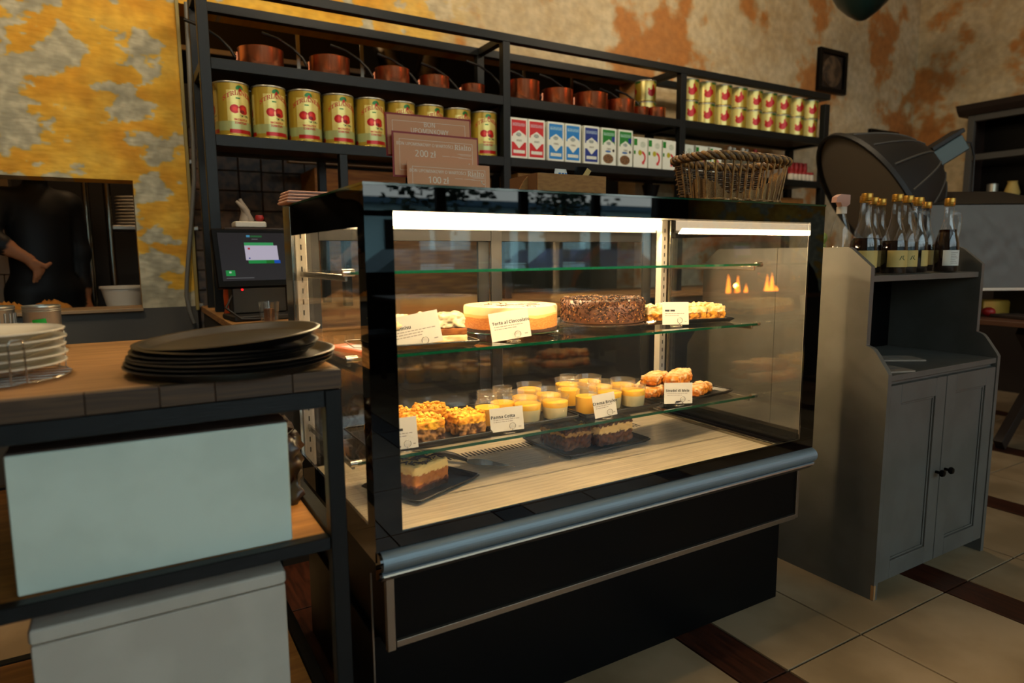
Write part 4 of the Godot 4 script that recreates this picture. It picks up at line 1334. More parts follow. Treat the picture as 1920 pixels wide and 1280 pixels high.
# ---------------------------------------------------------------- grey hutch at the right
func hutch() -> void:
	var o := thing("hutch_cabinet", "grey painted hutch cabinet with two panelled doors and open top", "cabinet", Vector3.ZERO)
	var g: StandardMaterial3D = M.hutch_grey
	var poly := PackedVector2Array([Vector2(-0.32, 0.0), Vector2(0.098, 0.0), Vector2(0.098, 0.737), Vector2(0.092, 0.748), Vector2(0.055, 0.80), Vector2(0.045, 0.811), Vector2(0.035, 0.816), Vector2(0.022, 0.82), Vector2(0.022, 1.067), Vector2(-0.044, 1.122), Vector2(-0.056, 1.128), Vector2(-0.32, 1.128)])
	for x in [1.602, 2.288]:
		put("side_panel", along_x(poly, x, x + 0.02), g, o)
	var chip := put("chipped_edge", bx(Vector3(1.6015, 0.0, 0.086), Vector3(1.612, 0.052, 0.0987), 0.002), M.raw_board, o)
	chip.set_meta("label", "bare board where the paint has chipped at the corner")
	put("back_panel", bx(Vector3(1.622, 0.06, -0.32), Vector3(2.288, 1.10, -0.306)), g, o)
	put("niche_shade_back", bx(Vector3(1.622, 0.732, -0.306), Vector3(2.288, 1.018, -0.300)), M.case_panel, o)  # near-black sheet standing in for the shade inside the niche
	put("counter", bx(Vector3(1.622, 0.712, -0.306), Vector3(2.288, 0.732, 0.094), 0.002), g, o)
	put("bottom_board", bx(Vector3(1.622, 0.055, -0.306), Vector3(2.288, 0.073, 0.074)), g, o)
	put("bottle_shelf", bx(Vector3(1.622, 1.018, -0.306), Vector3(2.288, 1.038, 0.014), 0.002), g, o)
	put("apron", bx(Vector3(1.622, 0.69, 0.06), Vector3(2.288, 0.712, 0.078)), g, o)
	for k in 2:
		var x0: float = [1.625, 1.9575][k]
		var x1: float = [1.9535, 2.285][k]
		var d := put("door", frame_mesh(Vector3(x0, 0.052, 0.076), Vector3(x1, 0.70, 0.096), 0.062), g, o)
		put("door_panel", bx(Vector3(x0 + 0.06, 0.112, 0.08), Vector3(x1 - 0.06, 0.64, 0.087)), g, d)
		var bd := MB.new()
		var a := Vector3(x0 + 0.062, 0.114, 0.087)
		var e := Vector3(x1 - 0.062, 0.638, 0.091)
		bd.box(a, Vector3(a.x + 0.008, e.y, e.z), 0.002)
		bd.box(Vector3(e.x - 0.008, a.y, a.z), e, 0.002)
		bd.box(Vector3(a.x + 0.008, a.y, a.z), Vector3(e.x - 0.008, a.y + 0.008, e.z), 0.002)
		bd.box(Vector3(a.x + 0.008, e.y - 0.008, a.z), Vector3(e.x - 0.008, e.y, e.z), 0.002)
		put("bead", bd.mesh(), g, d)
		var kn := MB.new()
		kn.xf = Transform3D(Basis(Vector3.RIGHT, PI / 2), Vector3([1.928, 1.985][k], 0.372, 0.096))
		kn.lathe(V2([0.005, 0.0, 0.005, 0.012, 0.011, 0.016, 0.0125, 0.022, 0.009, 0.028, 0.0, 0.029]), 16)
		put("knob", kn.mesh(), M.case_panel, d)
	copy(o, "hutch_cabinet", Vector3(3.91, 0, -0.642), PI, "second grey hutch cabinet standing back to back, seen through the case")

# ---------------------------------------------------------------- food
func lin(r: float, g: float, b: float) -> Color:
	return Color(r, g, b).srgb_to_linear()

# a soft-edged block whose skin is pushed in and out by noise; tint(point 0..1 in the block, noise) gives its colour
func lump(size: Vector3, n: int, rnd: float, amp: float, freq: float, sd: int, tint: Callable) -> ArrayMesh:
	var b := MB.new()
	var f := nz(sd, freq, 3)
	var h := size * 0.5
	for ax in 3:
		var p := (ax + 1) % 3
		var q := (ax + 2) % 3
		for s in [-1.0, 1.0]:
			if ax == 1 and s < 0: continue
			var g := []
			var cs := []
			for i in n + 1:
				var row := []
				var cr := []
				for j in n + 1:
					var w := Vector3.ZERO
					w[ax] = s * h[ax]
					w[p] = (2.0 * i / n - 1.0) * h[p]
					w[q] = (2.0 * j / n - 1.0) * h[q]
					var lim := Vector3(h.x - rnd, h.y - rnd, h.z - rnd)
					var core := w.clamp(-lim, lim)
					var d := w - core
					var dir := d.normalized() if d.length() > 1e-6 else Vector3.UP
					var nv := f.get_noise_3dv(w + Vector3(sd, 0, 0))
					var pos := core + dir * (rnd + amp * nv)
					pos.y = maxf(pos.y + h.y, 0.0)
					row.append(pos)
					cr.append(tint.call(Vector3(w.x / size.x + 0.5, w.y / size.y + 0.5, w.z / size.z + 0.5), nv))
				g.append(row)
				cs.append(cr)
			b.grid(g, s, cs)
	return b.mesh()

func tray(o: Node3D, w: float, d: float, called := "tray") -> void:
	var m := MB.new()
	# low dish with sloped rim
	var h := 0.012
	var r := 0.012
	m.box(Vector3(-w / 2 + r, 0.0, -d / 2 + r), Vector3(w / 2 - r, 0.003, d / 2 - r))
	for e in 4:
		var a := [Vector2(-1, -1), Vector2(1, -1), Vector2(1, 1), Vector2(-1, 1)]
		var p0: Vector2 = a[e]
		var p1: Vector2 = a[(e + 1) % 4]
		var i0 := Vector3(p0.x * (w / 2 - r), 0.003, p0.y * (d / 2 - r))
		var i1 := Vector3(p1.x * (w / 2 - r), 0.003, p1.y * (d / 2 - r))
		var o0 := Vector3(p0.x * w / 2, h, p0.y * d / 2)
		var o1 := Vector3(p1.x * w / 2, h, p1.y * d / 2)
		var nn := Vector3(-(p0.x + p1.x), 2.0, -(p0.y + p1.y)).normalized()
		m.quad(i0, i1, o1, o0, nn)
		m.quad(i0 - Vector3(0, 0.003, 0), i1 - Vector3(0, 0.003, 0), o1 - Vector3(0, 0.002, 0), o0 - Vector3(0, 0.002, 0), -nn)
	m.tube([Vector3(-w / 2, h, -d / 2 + 0.01), Vector3(-w / 2 + 0.01, h, -d / 2), Vector3(w / 2 - 0.01, h, -d / 2), Vector3(w / 2, h, -d / 2 + 0.01), Vector3(w / 2, h, d / 2 - 0.01), Vector3(w / 2 - 0.01, h, d / 2), Vector3(-w / 2 + 0.01, h, d / 2), Vector3(-w / 2, h, d / 2 - 0.01)], 0.0025, 6, true)
	put(called, m.mesh(), M.tray_rim, o)

func price_card(label: String, title: String, at: Vector3, turn: float, roll: float, w := 0.1, h := 0.072, lines := 2) -> void:
	var o := thing("price_card", label, "card", at, turn)
	var c := put("card", bx(Vector3(-w / 2, 0, -0.0006), Vector3(w / 2, h, 0.0006)), M.card_white, o, Vector3(0, 0.006, 0), Vector3(-0.12, 0, roll))
	if title != "":
		put("title", text(title, 0.0085, 0.0003, "Droid Sans", true), M.ink_dark, c, Vector3(-w * 0.42 + 0.0026 * title.length(), h * 0.62, 0.0008))
	else:
		var tm := MB.new()
		for k in 2: tm.box(Vector3(-w * 0.40 + k * 0.018, h * 0.58, 0.0006), Vector3(-w * 0.40 + 0.015 + k * 0.018, h * 0.66, 0.0009))
		put("title", tm.mesh(), M.ink_dark, c)
	var lm := MB.new()
	var r := RandomNumberGenerator.new()
	r.seed = title.length() * 7 + int(at.x * 100.0)
	for i in lines:
		var x := -w * 0.40
		while x < w * (0.34 if i == 0 else 0.12):
			var ww := 0.003 + r.randf() * 0.008
			lm.box(Vector3(x, h * (0.48 - i * 0.085), 0.0006), Vector3(x + ww, h * (0.505 - i * 0.085), 0.0008))
			x += ww + 0.0018
	lm.box(Vector3(w * 0.34, h * 0.12, 0.0006), Vector3(w * 0.42, h * 0.15, 0.0008))
	put("small_print", lm.mesh(), M.ink_grey, c)
	var ring := MB.new()
	var pts := []
	for k in 16: pts.append(Vector3(w * 0.14 + cos(TAU * k / 16) * 0.0085, 0.019 + sin(TAU * k / 16) * 0.0085, 0.003))
	ring.tube(pts, 0.0007, 6, true)
	ring.tube([Vector3(w * 0.14, 0.011, 0.003), Vector3(w * 0.14, 0.0015, 0.004)], 0.0007, 6)
	put("wire_clip", ring.mesh(), M.wire, o)
	var base := MB.new()
	var bp := []
	for k in 20: bp.append(Vector3(w * 0.06 + cos(TAU * k / 20) * 0.02, 0.0012, -0.006 + sin(TAU * k / 20) * 0.013))
	base.tube(bp, 0.0009, 6, true)
	put("wire_foot", base.mesh(), M.wire, o)

func cake_side_image() -> Image:
	var w := 512
	var h := 96
	var im := Image.create(w, h, false, Image.FORMAT_RGB8)
	var f := nz(71, 0.02, 4)
	var g := nz(72, 0.15, 2)
	for j in h:
		var y := 1.0 - (j + 0.5) / h
		for i in w:
			var b := 0.05 * f.get_noise_2d(i * 0.8, 3.0)
			var k := Color(0.72, 0.42, 0.16).lerp(Color(0.78, 0.52, 0.24), clampf(0.5 + g.get_noise_2d(i, j), 0, 1))
			if y > 0.60 + 2.0 * b: k = Color(0.80, 0.65, 0.37)
			if y > 0.70 + b: k = Color(0.84, 0.76, 0.56)
			if y < 0.13 + b * 0.6: k = Color(0.26, 0.12, 0.05).lerp(Color(0.16, 0.07, 0.03), clampf(0.5 + 1.5 * g.get_noise_2d(i, j), 0, 1))
			im.set_pixel(i, j, k)
	return im

func cake_top_image() -> Image:
	var s := 256
	var im := Image.create(s, s, false, Image.FORMAT_RGB8)
	im.fill(Color(0.90, 0.80, 0.62))
	var f := nz(75, 0.06, 3)
	var g := nz(76, 0.02, 4)
	for j in s:
		for i in s:
			var a := absf(f.get_noise_2d(i, j)) 
			var d := Vector2(i - 128, j - 128).length() / 128.0
			var k := Color(0.74, 0.65, 0.50)
			if a < 0.055 and d < 0.97: k = Color(0.26, 0.11, 0.06)
			if d < 0.8 and f.get_noise_2d(i * 3.0, j * 3.0) > 0.25 - 0.3 * g.get_noise_2d(i, j): k = Color(0.45, 0.25, 0.14)
			im.set_pixel(i, j, k)
	return im

func crumb(sd: int, size: Vector3, top: Array, filling: Array) -> ArrayMesh:
	var split := 0.62
	return lump(size, 30, 0.006, 0.0045, 48.0, sd, func(p: Vector3, nv: float) -> Color:
		var e := split + 0.12 * nv
		if p.y > e: return (top[0] as Color).lerp(top[1], clampf(0.5 + 1.3 * nv, 0, 1))
		return (filling[0] as Color).lerp(filling[1], clampf(0.5 + 1.9 * nv, 0, 1)))

func things_in_case() -> void:
	var yb := SB + 0.0005
	var yc := SC + 0.0005
	# --- middle shelf: tiramisu
	var t := thing("serving_tray", "small black tray under the tiramisu", "tray", Vector3(0.215, yb, -0.315), -0.12)
	tray(t, 0.31, 0.15)
	for k in 2:
		var o := thing("tiramisu_slice", ["creamy tiramisu slice at the right end of its tray", "tiramisu slice half hidden behind its card"][k], "cake", Vector3([0.295, 0.165][k], yb + 0.004, [-0.318, -0.33][k]), -0.15, "tiramisu slices")
		put("cream_base", lump(Vector3(0.12, 0.022, 0.085), 14, 0.006, 0.003, 40.0, 5 + k, func(_p, nv): return lin(0.88, 0.78, 0.60).lerp(lin(0.80, 0.66, 0.44), clampf(0.5 + nv, 0, 1))), M.food, o)
		put("sponge", lump(Vector3(0.118, 0.018, 0.083), 12, 0.003, 0.002, 60.0, 8 + k, func(_p, nv): return lin(0.42, 0.22, 0.08).lerp(lin(0.60, 0.36, 0.14), clampf(0.5 + nv, 0, 1))), M.food, o, Vector3(0, 0.020, 0))
		put("cream_top", lump(Vector3(0.115, 0.036, 0.082), 18, 0.012, 0.012, 36.0, 11 + k, func(_p, nv): return lin(0.84, 0.78, 0.64).lerp(lin(0.76, 0.66, 0.48), clampf(0.4 + nv, 0, 1))), M.food, o, Vector3(-0.002, 0.036, 0))
	# --- cheesecake on a glass plate
	var gp := thing("glass_plate", "green tinged glass plate under the layered chocolate cheesecake", "plate", Vector3(0.566, yb, -0.425))
	put("plate", lathed([0.0, 0.0, 0.07, 0.0, 0.075, 0.006, 0.15, 0.010, 0.151, 0.012, 0.145, 0.013, 0.07, 0.0095, 0.0, 0.0095], 48), M.jar_glass, gp)
	put("plate_edge", lathed([0.1505, 0.0098, 0.1525, 0.0108, 0.1505, 0.0122], 48), M.glass_edge, gp)
	var ck := thing("cheesecake", "round layered cheesecake with chocolate drizzle on top", "cake", Vector3(0.566, yb + 0.0125, -0.425))
	var m := MB.new()
	m.lathe(V2([0.134, 0.0, 0.136, 0.004, 0.136, 0.064, 0.133, 0.069]), 64)
	put("layers", m.mesh(), printed("cake_side", cake_side_image(), 0.6), ck, Vector3.ZERO, Vector3(0, 0.5, 0))
	m = MB.new()
	m.disc(0.1335, 0.069, 1.0, 64)
	put("drizzled_top", m.mesh(), printed("cake_top", cake_top_image(), 0.45), ck)
	m = MB.new()
	for i in 26:
		var p := []
		var c0 := Vector2.from_angle(rng.randf() * TAU) * rng.randf() * 0.105
		var a := rng.randf() * TAU
		for s in 5:
			p.append(Vector3(c0.x, 0.0695, c0.y))
			a += rng.randf_range(-0.7, 0.7)
			c0 += Vector2.from_angle(a) * 0.008
			c0 = c0.limit_length(0.131)
		m.tube(p, 0.0011, 5)
	put("chocolate_drizzle", m.mesh(), mat("choc", Color(0.17, 0.07, 0.035), 0.3), ck)
	# --- chocolate flake cake
	var gp2 := thing("cut_glass_plate", "wide cut glass plate under the chocolate flake cake", "plate", Vector3(0.905, yb, -0.425))
	put("plate", lathed([0.0, 0.0, 0.08, 0.0, 0.085, 0.008, 0.168, 0.0125, 0.169, 0.015, 0.16, 0.0155, 0.08, 0.012, 0.0, 0.012], 48), M.jar_glass, gp2)
	m = MB.new()
	for k in 48:
		var a := TAU * k / 48
		m.tube([Vector3(cos(a) * 0.142, 0.0148, sin(a) * 0.142), Vector3(cos(a) * 0.167, 0.0158, sin(a) * 0.167)], 0.0016, 5)
	put("cut_rim", m.mesh(), M.jar_glass, gp2)
	var fc := thing("flake_cake", "round cake coated in dark chocolate flakes", "cake", Vector3(0.905, yb + 0.0165, -0.425))
	put("cake_body", lathed([0.0, 0.0, 0.128, 0.0, 0.131, 0.006, 0.131, 0.052, 0.12, 0.066, 0.0, 0.068], 48), mat("choc_cream", Color(0.34, 0.19, 0.09), 0.5), fc)
	m = MB.new()
	var fcols := [lin(0.16, 0.075, 0.035), lin(0.24, 0.12, 0.05), lin(0.36, 0.20, 0.09), lin(0.12, 0.055, 0.03), lin(0.62, 0.42, 0.20)]
	for i in 2600:
		var a := rng.randf() * TAU
		var pos: Vector3
		var up: Vector3
		if rng.randf() < 0.5:
			var rr := sqrt(rng.randf()) * 0.126
			pos = Vector3(cos(a) * rr, 0.0675 + rng.randf() * 0.006, sin(a) * rr)
			up = Vector3.UP
		else:
			pos = Vector3(cos(a) * 0.132, rng.randf_range(0.006, 0.066), sin(a) * 0.132)
			up = Vector3(cos(a), 0.2, sin(a)).normalized()
		var side := up.cross(Vector3(rng.randfn(), rng.randfn(), rng.randfn())).normalized()
		var tilt := (up + 0.5 * Vector3(rng.randfn(), rng.randfn(), rng.randfn())).normalized()
		var third := side.cross(tilt).normalized()
		m.xf = Transform3D(Basis(side, third.cross(side).normalized(), third), pos)
		m.col = fcols[[0, 0, 1, 1, 2, 3, 3, 4][rng.randi() % 8]]
		var l := rng.randf_range(0.004, 0.009)
		m.box(Vector3(-l / 2, -0.0006, -0.0012), Vector3(l / 2, 0.0006, 0.0012))
	var fk := put("chocolate_flakes", m.mesh(), M.food, fc)
	fk.set_meta("kind", "stuff")
	# --- almond bars at the right
	t = thing("serving_tray", "long black tray under the powdered apple bars", "tray", Vector3(1.185, yb, -0.375), -0.2)
	tray(t, 0.335, 0.15)
	for k in 4:
		var o := thing("apple_bar", "%s powdered apple bar from the left on the middle glass shelf" % ORD[k], "cake", Vector3(1.185, yb + 0.004, -0.375) + Vector3(-0.111 + k * 0.074, 0, 0).rotated(Vector3.UP, -0.2), -0.2, "powdered apple bars")
		put("bar", crumb(20 + k, Vector3(0.073, 0.048, 0.11), [lin(0.90, 0.82, 0.64), lin(0.82, 0.64, 0.34)], [lin(0.42, 0.24, 0.08), lin(0.84, 0.56, 0.18)]), M.food, o)
		m = MB.new()
		for i in 70:
			m.xf = Transform3D(Basis.from_euler(Vector3(rng.randf() * 6, rng.randf() * 6, 0)), Vector3(rng.randf_range(-0.034, 0.034), 0.047 + rng.randf() * 0.006, rng.randf_range(-0.05, 0.05)))
			m.col = lin(0.96, 0.90, 0.74).lerp(lin(0.86, 0.68, 0.36), rng.randf())
			var s := rng.randf_range(0.003, 0.006)
			m.box(Vector3(-s, -s * 0.6, -s * 0.8), Vector3(s, s * 0.6, s * 0.8), s * 0.4)
		put("crumbs", m.mesh(), M.food, o).set_meta("kind", "stuff")
	price_card("white card in front of the tiramisu at the left", "Tiramisu", Vector3(0.212, yb, -0.268), -0.30, 0.17, 0.125, 0.078, 3)
	price_card("white card leaning before the layered cheesecake", "Torta al Cioccolato", Vector3(0.467, yb, -0.248), -0.25, 0.12, 0.108, 0.074)
	price_card("small white card in front of the powdered apple bars", "", Vector3(1.068, yb, -0.268), -0.32, -0.02, 0.088, 0.07)
	# --- lower shelf: crumble bars
	t = thing("serving_tray", "black tray under the crumble squares on the lower glass shelf", "tray", Vector3(0.235, yc, -0.345))
	tray(t, 0.32, 0.24)
	var bars := [[0.135, -0.30], [0.235, -0.295], [0.345, -0.29], [0.20, -0.40], [0.30, -0.405]]
	for k in bars.size():
		var o := thing("crumble_square", ["crumble square behind the card at the left end", "crumble square in the middle of the front row", "crumble square at the right end of the front row", "left crumble square of the back row", "right crumble square of the back row"][k], "cake", Vector3(bars[k][0], yc + 0.004, bars[k][1]), [0.1, -0.12, 0.08, 0.2, -0.1][k], "crumble squares")
		put("square", crumb(30 + k, Vector3(0.082, 0.052, 0.085), [lin(0.93, 0.68, 0.18), lin(0.80, 0.48, 0.09)], [lin(0.22, 0.13, 0.06), lin(0.60, 0.42, 0.22)]), M.food, o)
		m = MB.new()
		for i in 60:
			m.xf = Transform3D(Basis.from_euler(Vector3(rng.randf() * 6, rng.randf() * 6, 0)), Vector3(rng.randf_range(-0.038, 0.038), 0.05 + rng.randf() * 0.007, rng.randf_range(-0.038, 0.038)))
			m.col = lin(0.95, 0.76, 0.28).lerp(lin(0.84, 0.54, 0.12), rng.randf())
			var s := rng.randf_range(0.003, 0.006)
			m.box(Vector3(-s, -s * 0.7, -s * 0.8), Vector3(s, s * 0.7, s * 0.8), s * 0.4)
		put("crumbs", m.mesh(), M.food, o).set_meta("kind", "stuff")
	# --- puddings
	t = thing("serving_tray", "black tray under the left group of puddings", "tray", Vector3(0.545, yc, -0.385))
	tray(t, 0.285, 0.28)
	t = thing("serving_tray", "black tray under the right group of puddings", "tray", Vector3(0.845, yc, -0.375))
	tray(t, 0.29, 0.28)
	var jar0: Node3D = null
	var jl := ["front left jar of yellow pudding behind a white card", "jar of yellow pudding next to the front left one", "rear yellow pudding jar of the right tray", "front left yellow pudding jar of the right tray"]
	var jp := [[0.432, -0.325], [0.497, -0.355], [0.757, -0.40], [0.745, -0.29]]
	for k in 4:
		var at := Vector3(jp[k][0], yc + 0.004, jp[k][1])
		if jar0:
			copy(jar0, "pudding_jar", at, 0.3 * k, jl[k])
			continue
		jar0 = thing("pudding_jar", jl[k], "jar", at, 0.0, "pudding jars")
		put("jar_glass", lathed([0.0, 0.001, 0.030, 0.001, 0.034, 0.005, 0.0345, 0.052, 0.031, 0.064, 0.0275, 0.070, 0.0275, 0.073, 0.030, 0.075, 0.0275, 0.077, 0.0275, 0.081, 0.030, 0.083, 0.0275, 0.086, 0.0275, 0.092, 0.0285, 0.093, 0.0255, 0.093, 0.0255, 0.07], 32), M.pudding_glass, jar0)
		put("pudding", lathed([0.0, 0.003, 0.032, 0.003, 0.0335, 0.007, 0.0338, 0.049, 0.0, 0.050], 32), M.cream_custard, jar0)
	var cup0: Node3D = null
	var cp := [[0.545, -0.298], [0.628, -0.285], [0.585, -0.378], [0.662, -0.37], [0.655, -0.465], [0.835, -0.30], [0.915, -0.285], [0.868, -0.385], [0.945, -0.37], [0.80, -0.47], [0.89, -0.47]]
	for k in cp.size():
		var label := "%s glass of yellow custard pudding in the %s tray" % [ORD[k] if k < 5 else ORD[k - 5], "left" if k < 5 else "right"]
		label += " counted from the front"
		var at := Vector3(cp[k][0], yc + 0.004, cp[k][1])
		if cup0:
			copy(cup0, "pudding_glass", at, 0.0, label)
			continue
		cup0 = thing("pudding_glass", label, "dessert glass", at, 0.0, "pudding glasses")
		put("glass", lathed([0.0, 0.001, 0.031, 0.001, 0.034, 0.004, 0.0395, 0.066, 0.040, 0.067, 0.0385, 0.067, 0.0385, 0.052], 36), M.pudding_glass, cup0)
		put("pudding", lathed([0.0, 0.004, 0.0325, 0.004, 0.0335, 0.006, 0.0362, 0.036], 36), M.milk_pudding, cup0)
		put("custard_top", lathed([0.0362, 0.036, 0.0372, 0.049, 0.036, 0.0505, 0.0, 0.0505], 36), M.cream_custard, cup0)
	# --- strudel
	t = thing("serving_tray", "black tray under the pile of strudel pastries", "tray", Vector3(1.165, yc, -0.375), 0.12)
	tray(t, 0.30, 0.27)
	var sp := [[1.07, 0.0, -0.36, 0.5], [1.14, 0.0, -0.315, 0.45], [1.215, 0.0, -0.305, 0.42], [1.10, 0.0, -0.43, 0.6], [1.20, 0.0, -0.40, 0.35], [1.10, 0.034, -0.39, 0.5], [1.165, 0.034, -0.35, 0.4], [1.205, 0.034, -0.385, 0.55]]
	for k in sp.size():
		var q: Array = sp[k]
		var o := thing("strudel", "%s powdered strudel pastry of the %s layer" % [ORD[k] if k < 5 else ORD[k - 5], "bottom" if k < 5 else "top"], "pastry", Vector3(q[0], yc + 0.004 + q[1], q[2]), q[3], "strudel pastries")
		put("pastry", lump(Vector3(0.13, 0.032, 0.058), 26, 0.012, 0.006, 42.0, 50 + k, func(p, nv):
			if p.x > 0.97 and absf(p.y - 0.5) < 0.28 and absf(p.z - 0.5) < 0.3: return lin(0.30, 0.15, 0.06)
			var c := lin(0.84, 0.52, 0.15).lerp(lin(0.66, 0.34, 0.08), clampf(0.5 + 1.6 * nv, 0, 1))
			c = c.lerp(lin(0.46, 0.20, 0.05), 0.7 * ss(0.75, 0.95, sin(p.x * 21.0 + 3.0 * nv)))
			return c.lerp(lin(0.93, 0.84, 0.64), clampf((p.y - 0.7) * 1.4 + 1.3 * nv, 0, 0.7))), M.food, o)
	price_card("white card at the far left of the lower glass shelf", "", Vector3(0.148, yc, -0.222), -0.15, 0.03, 0.075, 0.075)
	price_card("white card standing before the left pudding tray", "Panna Cotta", Vector3(0.442, yc, -0.232), -0.2, 0.03, 0.092, 0.062)
	price_card("tilted white card standing before the right pudding tray", "Crema Brulee", Vector3(0.757, yc, -0.215), -0.3, 0.14, 0.068, 0.066)
	price_card("white card standing before the strudel pastries", "Strudel di Mele", Vector3(1.045, yc, -0.225), -0.2, -0.06, 0.1, 0.064)
	# --- deck
	t = thing("serving_tray", "black tray under the layered cake slice on the case floor", "tray", Vector3(0.24, DECK + 0.0005, -0.335), 0.42)
	tray(t, 0.24, 0.20)
	var ls := thing("layer_cake_slice", "square layered cake slice with chocolate shavings", "cake", Vector3(0.225, DECK + 0.004, -0.325), 0.35)
	put("cake", lump(Vector3(0.12, 0.072, 0.11), 26, 0.008, 0.003, 60.0, 77, func(p, nv):
		var y: float = p.y + 0.06 * nv
		if y > 0.70: return lin(0.92, 0.78, 0.48)
		if y > 0.32: return lin(0.74, 0.45, 0.18).lerp(lin(0.66, 0.38, 0.16), clampf(0.5 + nv, 0, 1))
		if y > 0.24: return lin(0.42, 0.21, 0.09)
		return lin(0.20, 0.09, 0.04)), M.food, ls)
	m = MB.new()
	for i in 40:
		m.xf = Transform3D(Basis(Vector3.UP, rng.randf() * TAU), Vector3(rng.randf_range(-0.05, 0.05), 0.0725 + rng.randf() * 0.004, rng.randf_range(-0.045, 0.045)))
		m.box(Vector3(-0.011, -0.001, -0.0018), Vector3(0.011, 0.001, 0.0018))
	put("chocolate_shavings", m.mesh(), M.choc, ls)
	# cake server
	var sv := thing("cake_server", "steel cake server with a dark handle resting on the vent", "cake server", Vector3(0.36, DECK + 0.012, -0.50), -0.95)
	m = MB.new()
	m.xf = Transform3D(Basis(Vector3.RIGHT, PI / 2), Vector3.ZERO)
	m.prism(PackedVector2Array([Vector2(0.09, -0.005), Vector2(0.11, -0.022), Vector2(0.14, -0.026), Vector2(0.25, 0.0), Vector2(0.14, 0.026), Vector2(0.11, 0.022), Vector2(0.09, 0.005)]), -0.0006, 0.0006)
	put("blade", m.mesh(), M.mirror_steel, sv)
	m = MB.new()
	m.tube([Vector3(-0.06, 0.006, 0), Vector3(0.0, 0.012, 0), Vector3(0.06, 0.008, 0), Vector3(0.095, 0.001, 0)], [0.008, 0.011, 0.009, 0.005], 10)
	put("handle", m.mesh(), M.rubber_black, sv)
	# brownies
	t = thing("serving_tray", "black tray with two chocolate cakes on the case floor", "tray", Vector3(0.845, DECK + 0.0005, -0.425), 0.05)
	tray(t, 0.33, 0.245)
	for k in 2:
		var o := thing("chocolate_cake", ["left chocolate cake piece with pale crumbs on the case floor tray", "right chocolate cake piece with cream filling on the case floor tray"][k], "cake", Vector3([0.76, 0.895][k], DECK + 0.0045, [-0.42, -0.405][k]), [0.05, 0.06][k], "chocolate cake pieces")
		put("cake", lump(Vector3([0.105, 0.145][k], [0.07, 0.082][k], 0.13), 28, 0.01, 0.006, 60.0, 90 + k, func(p, nv):
			var y: float = p.y + 0.10 * nv
			if y > 0.78: return lin(0.16, 0.07, 0.03).lerp(lin(0.40, 0.22, 0.09), clampf(0.4 + 2.0 * nv, 0, 1))
			if y > 0.50 and k == 1: return lin(0.90, 0.74, 0.46)
			if y > 0.62 and k == 0: return lin(0.70, 0.52, 0.28)
			return lin(0.26, 0.12, 0.045).lerp(lin(0.44, 0.24, 0.09), clampf(0.5 + 1.5 * nv, 0, 1))), M.food, o)

# ---------------------------------------------------------------- on top of the case
func voucher(label: String, at: Vector3, turn: Vector3, w: float, h: float, title: Array, red: bool, side := true) -> void:
	var o := thing("gift_voucher", label, "voucher", at, 0.0)
	o.rotation = turn
	put("sheet", bx(Vector3(-w / 2, 0, -0.001), Vector3(w / 2, h, 0.0), 0.0), M.voucher, o)
	if red:
		var rm := MB.new()
		rm.box(Vector3(-w / 2 - 0.004, -0.004, -0.003), Vector3(w / 2 + 0.004, h + 0.0045, -0.0012))
		put("red_backing", rm.mesh(), M.voucher_red, o)
	var ln := MB.new()
	var t := 0.0007
	var i := 0.012
	for q in [[-w / 2 + i, i, w / 2 - i, i + t], [-w / 2 + i, h - i - t, w / 2 - i, h - i], [-w / 2 + i, i, -w / 2 + i + t, h - i], [w / 2 - i - t, i, w / 2 - i, h - i]]:
		ln.box(Vector3(q[0], q[1], 0.0), Vector3(q[2], q[3], 0.0003))
	if side:
		for q in [[0.02, 0.052, 0.042], [0.046, 0.052, 0.075]]: ln.box(Vector3(q[0] * 0.9 - 0.005, q[1] * h / 0.1, 0.0), Vector3(q[2] * 0.9 - 0.005, q[1] * h / 0.1 + 0.0006, 0.0003))
		for q in [[0.052, 0.6, 0.088], [0.058, 0.57, 0.086], [0.054, 0.50, 0.088]]: ln.box(Vector3(q[0], q[1] * h, 0.0), Vector3(q[2], q[1] * h + 0.0006, 0.0003))
		ln.box(Vector3(-w * 0.42, h * 0.26, 0.0), Vector3(w * 0.1, h * 0.26 + 0.0005, 0.0003))
	put("ruled_lines", ln.mesh(), M.ink_white, o)
	for e in title:
		put("lettering", text(e[0], e[1], 0.0003, e[4] if e.size() > 4 else "Droid Sans"), M.ink_white, o, Vector3(e[2], e[3], 0.0002))
	if side:
		var ph := MB.new()
		ph.tube([Vector3(0.0805, 0.036, 0.0003), Vector3(0.081, 0.031, 0.0003), Vector3(0.085, 0.028, 0.0003), Vector3(0.088, 0.0275, 0.0003)], [0.0016, 0.0009, 0.0009, 0.0016], 6)
		put("telephone_mark", ph.mesh(), M.ink_white, o)

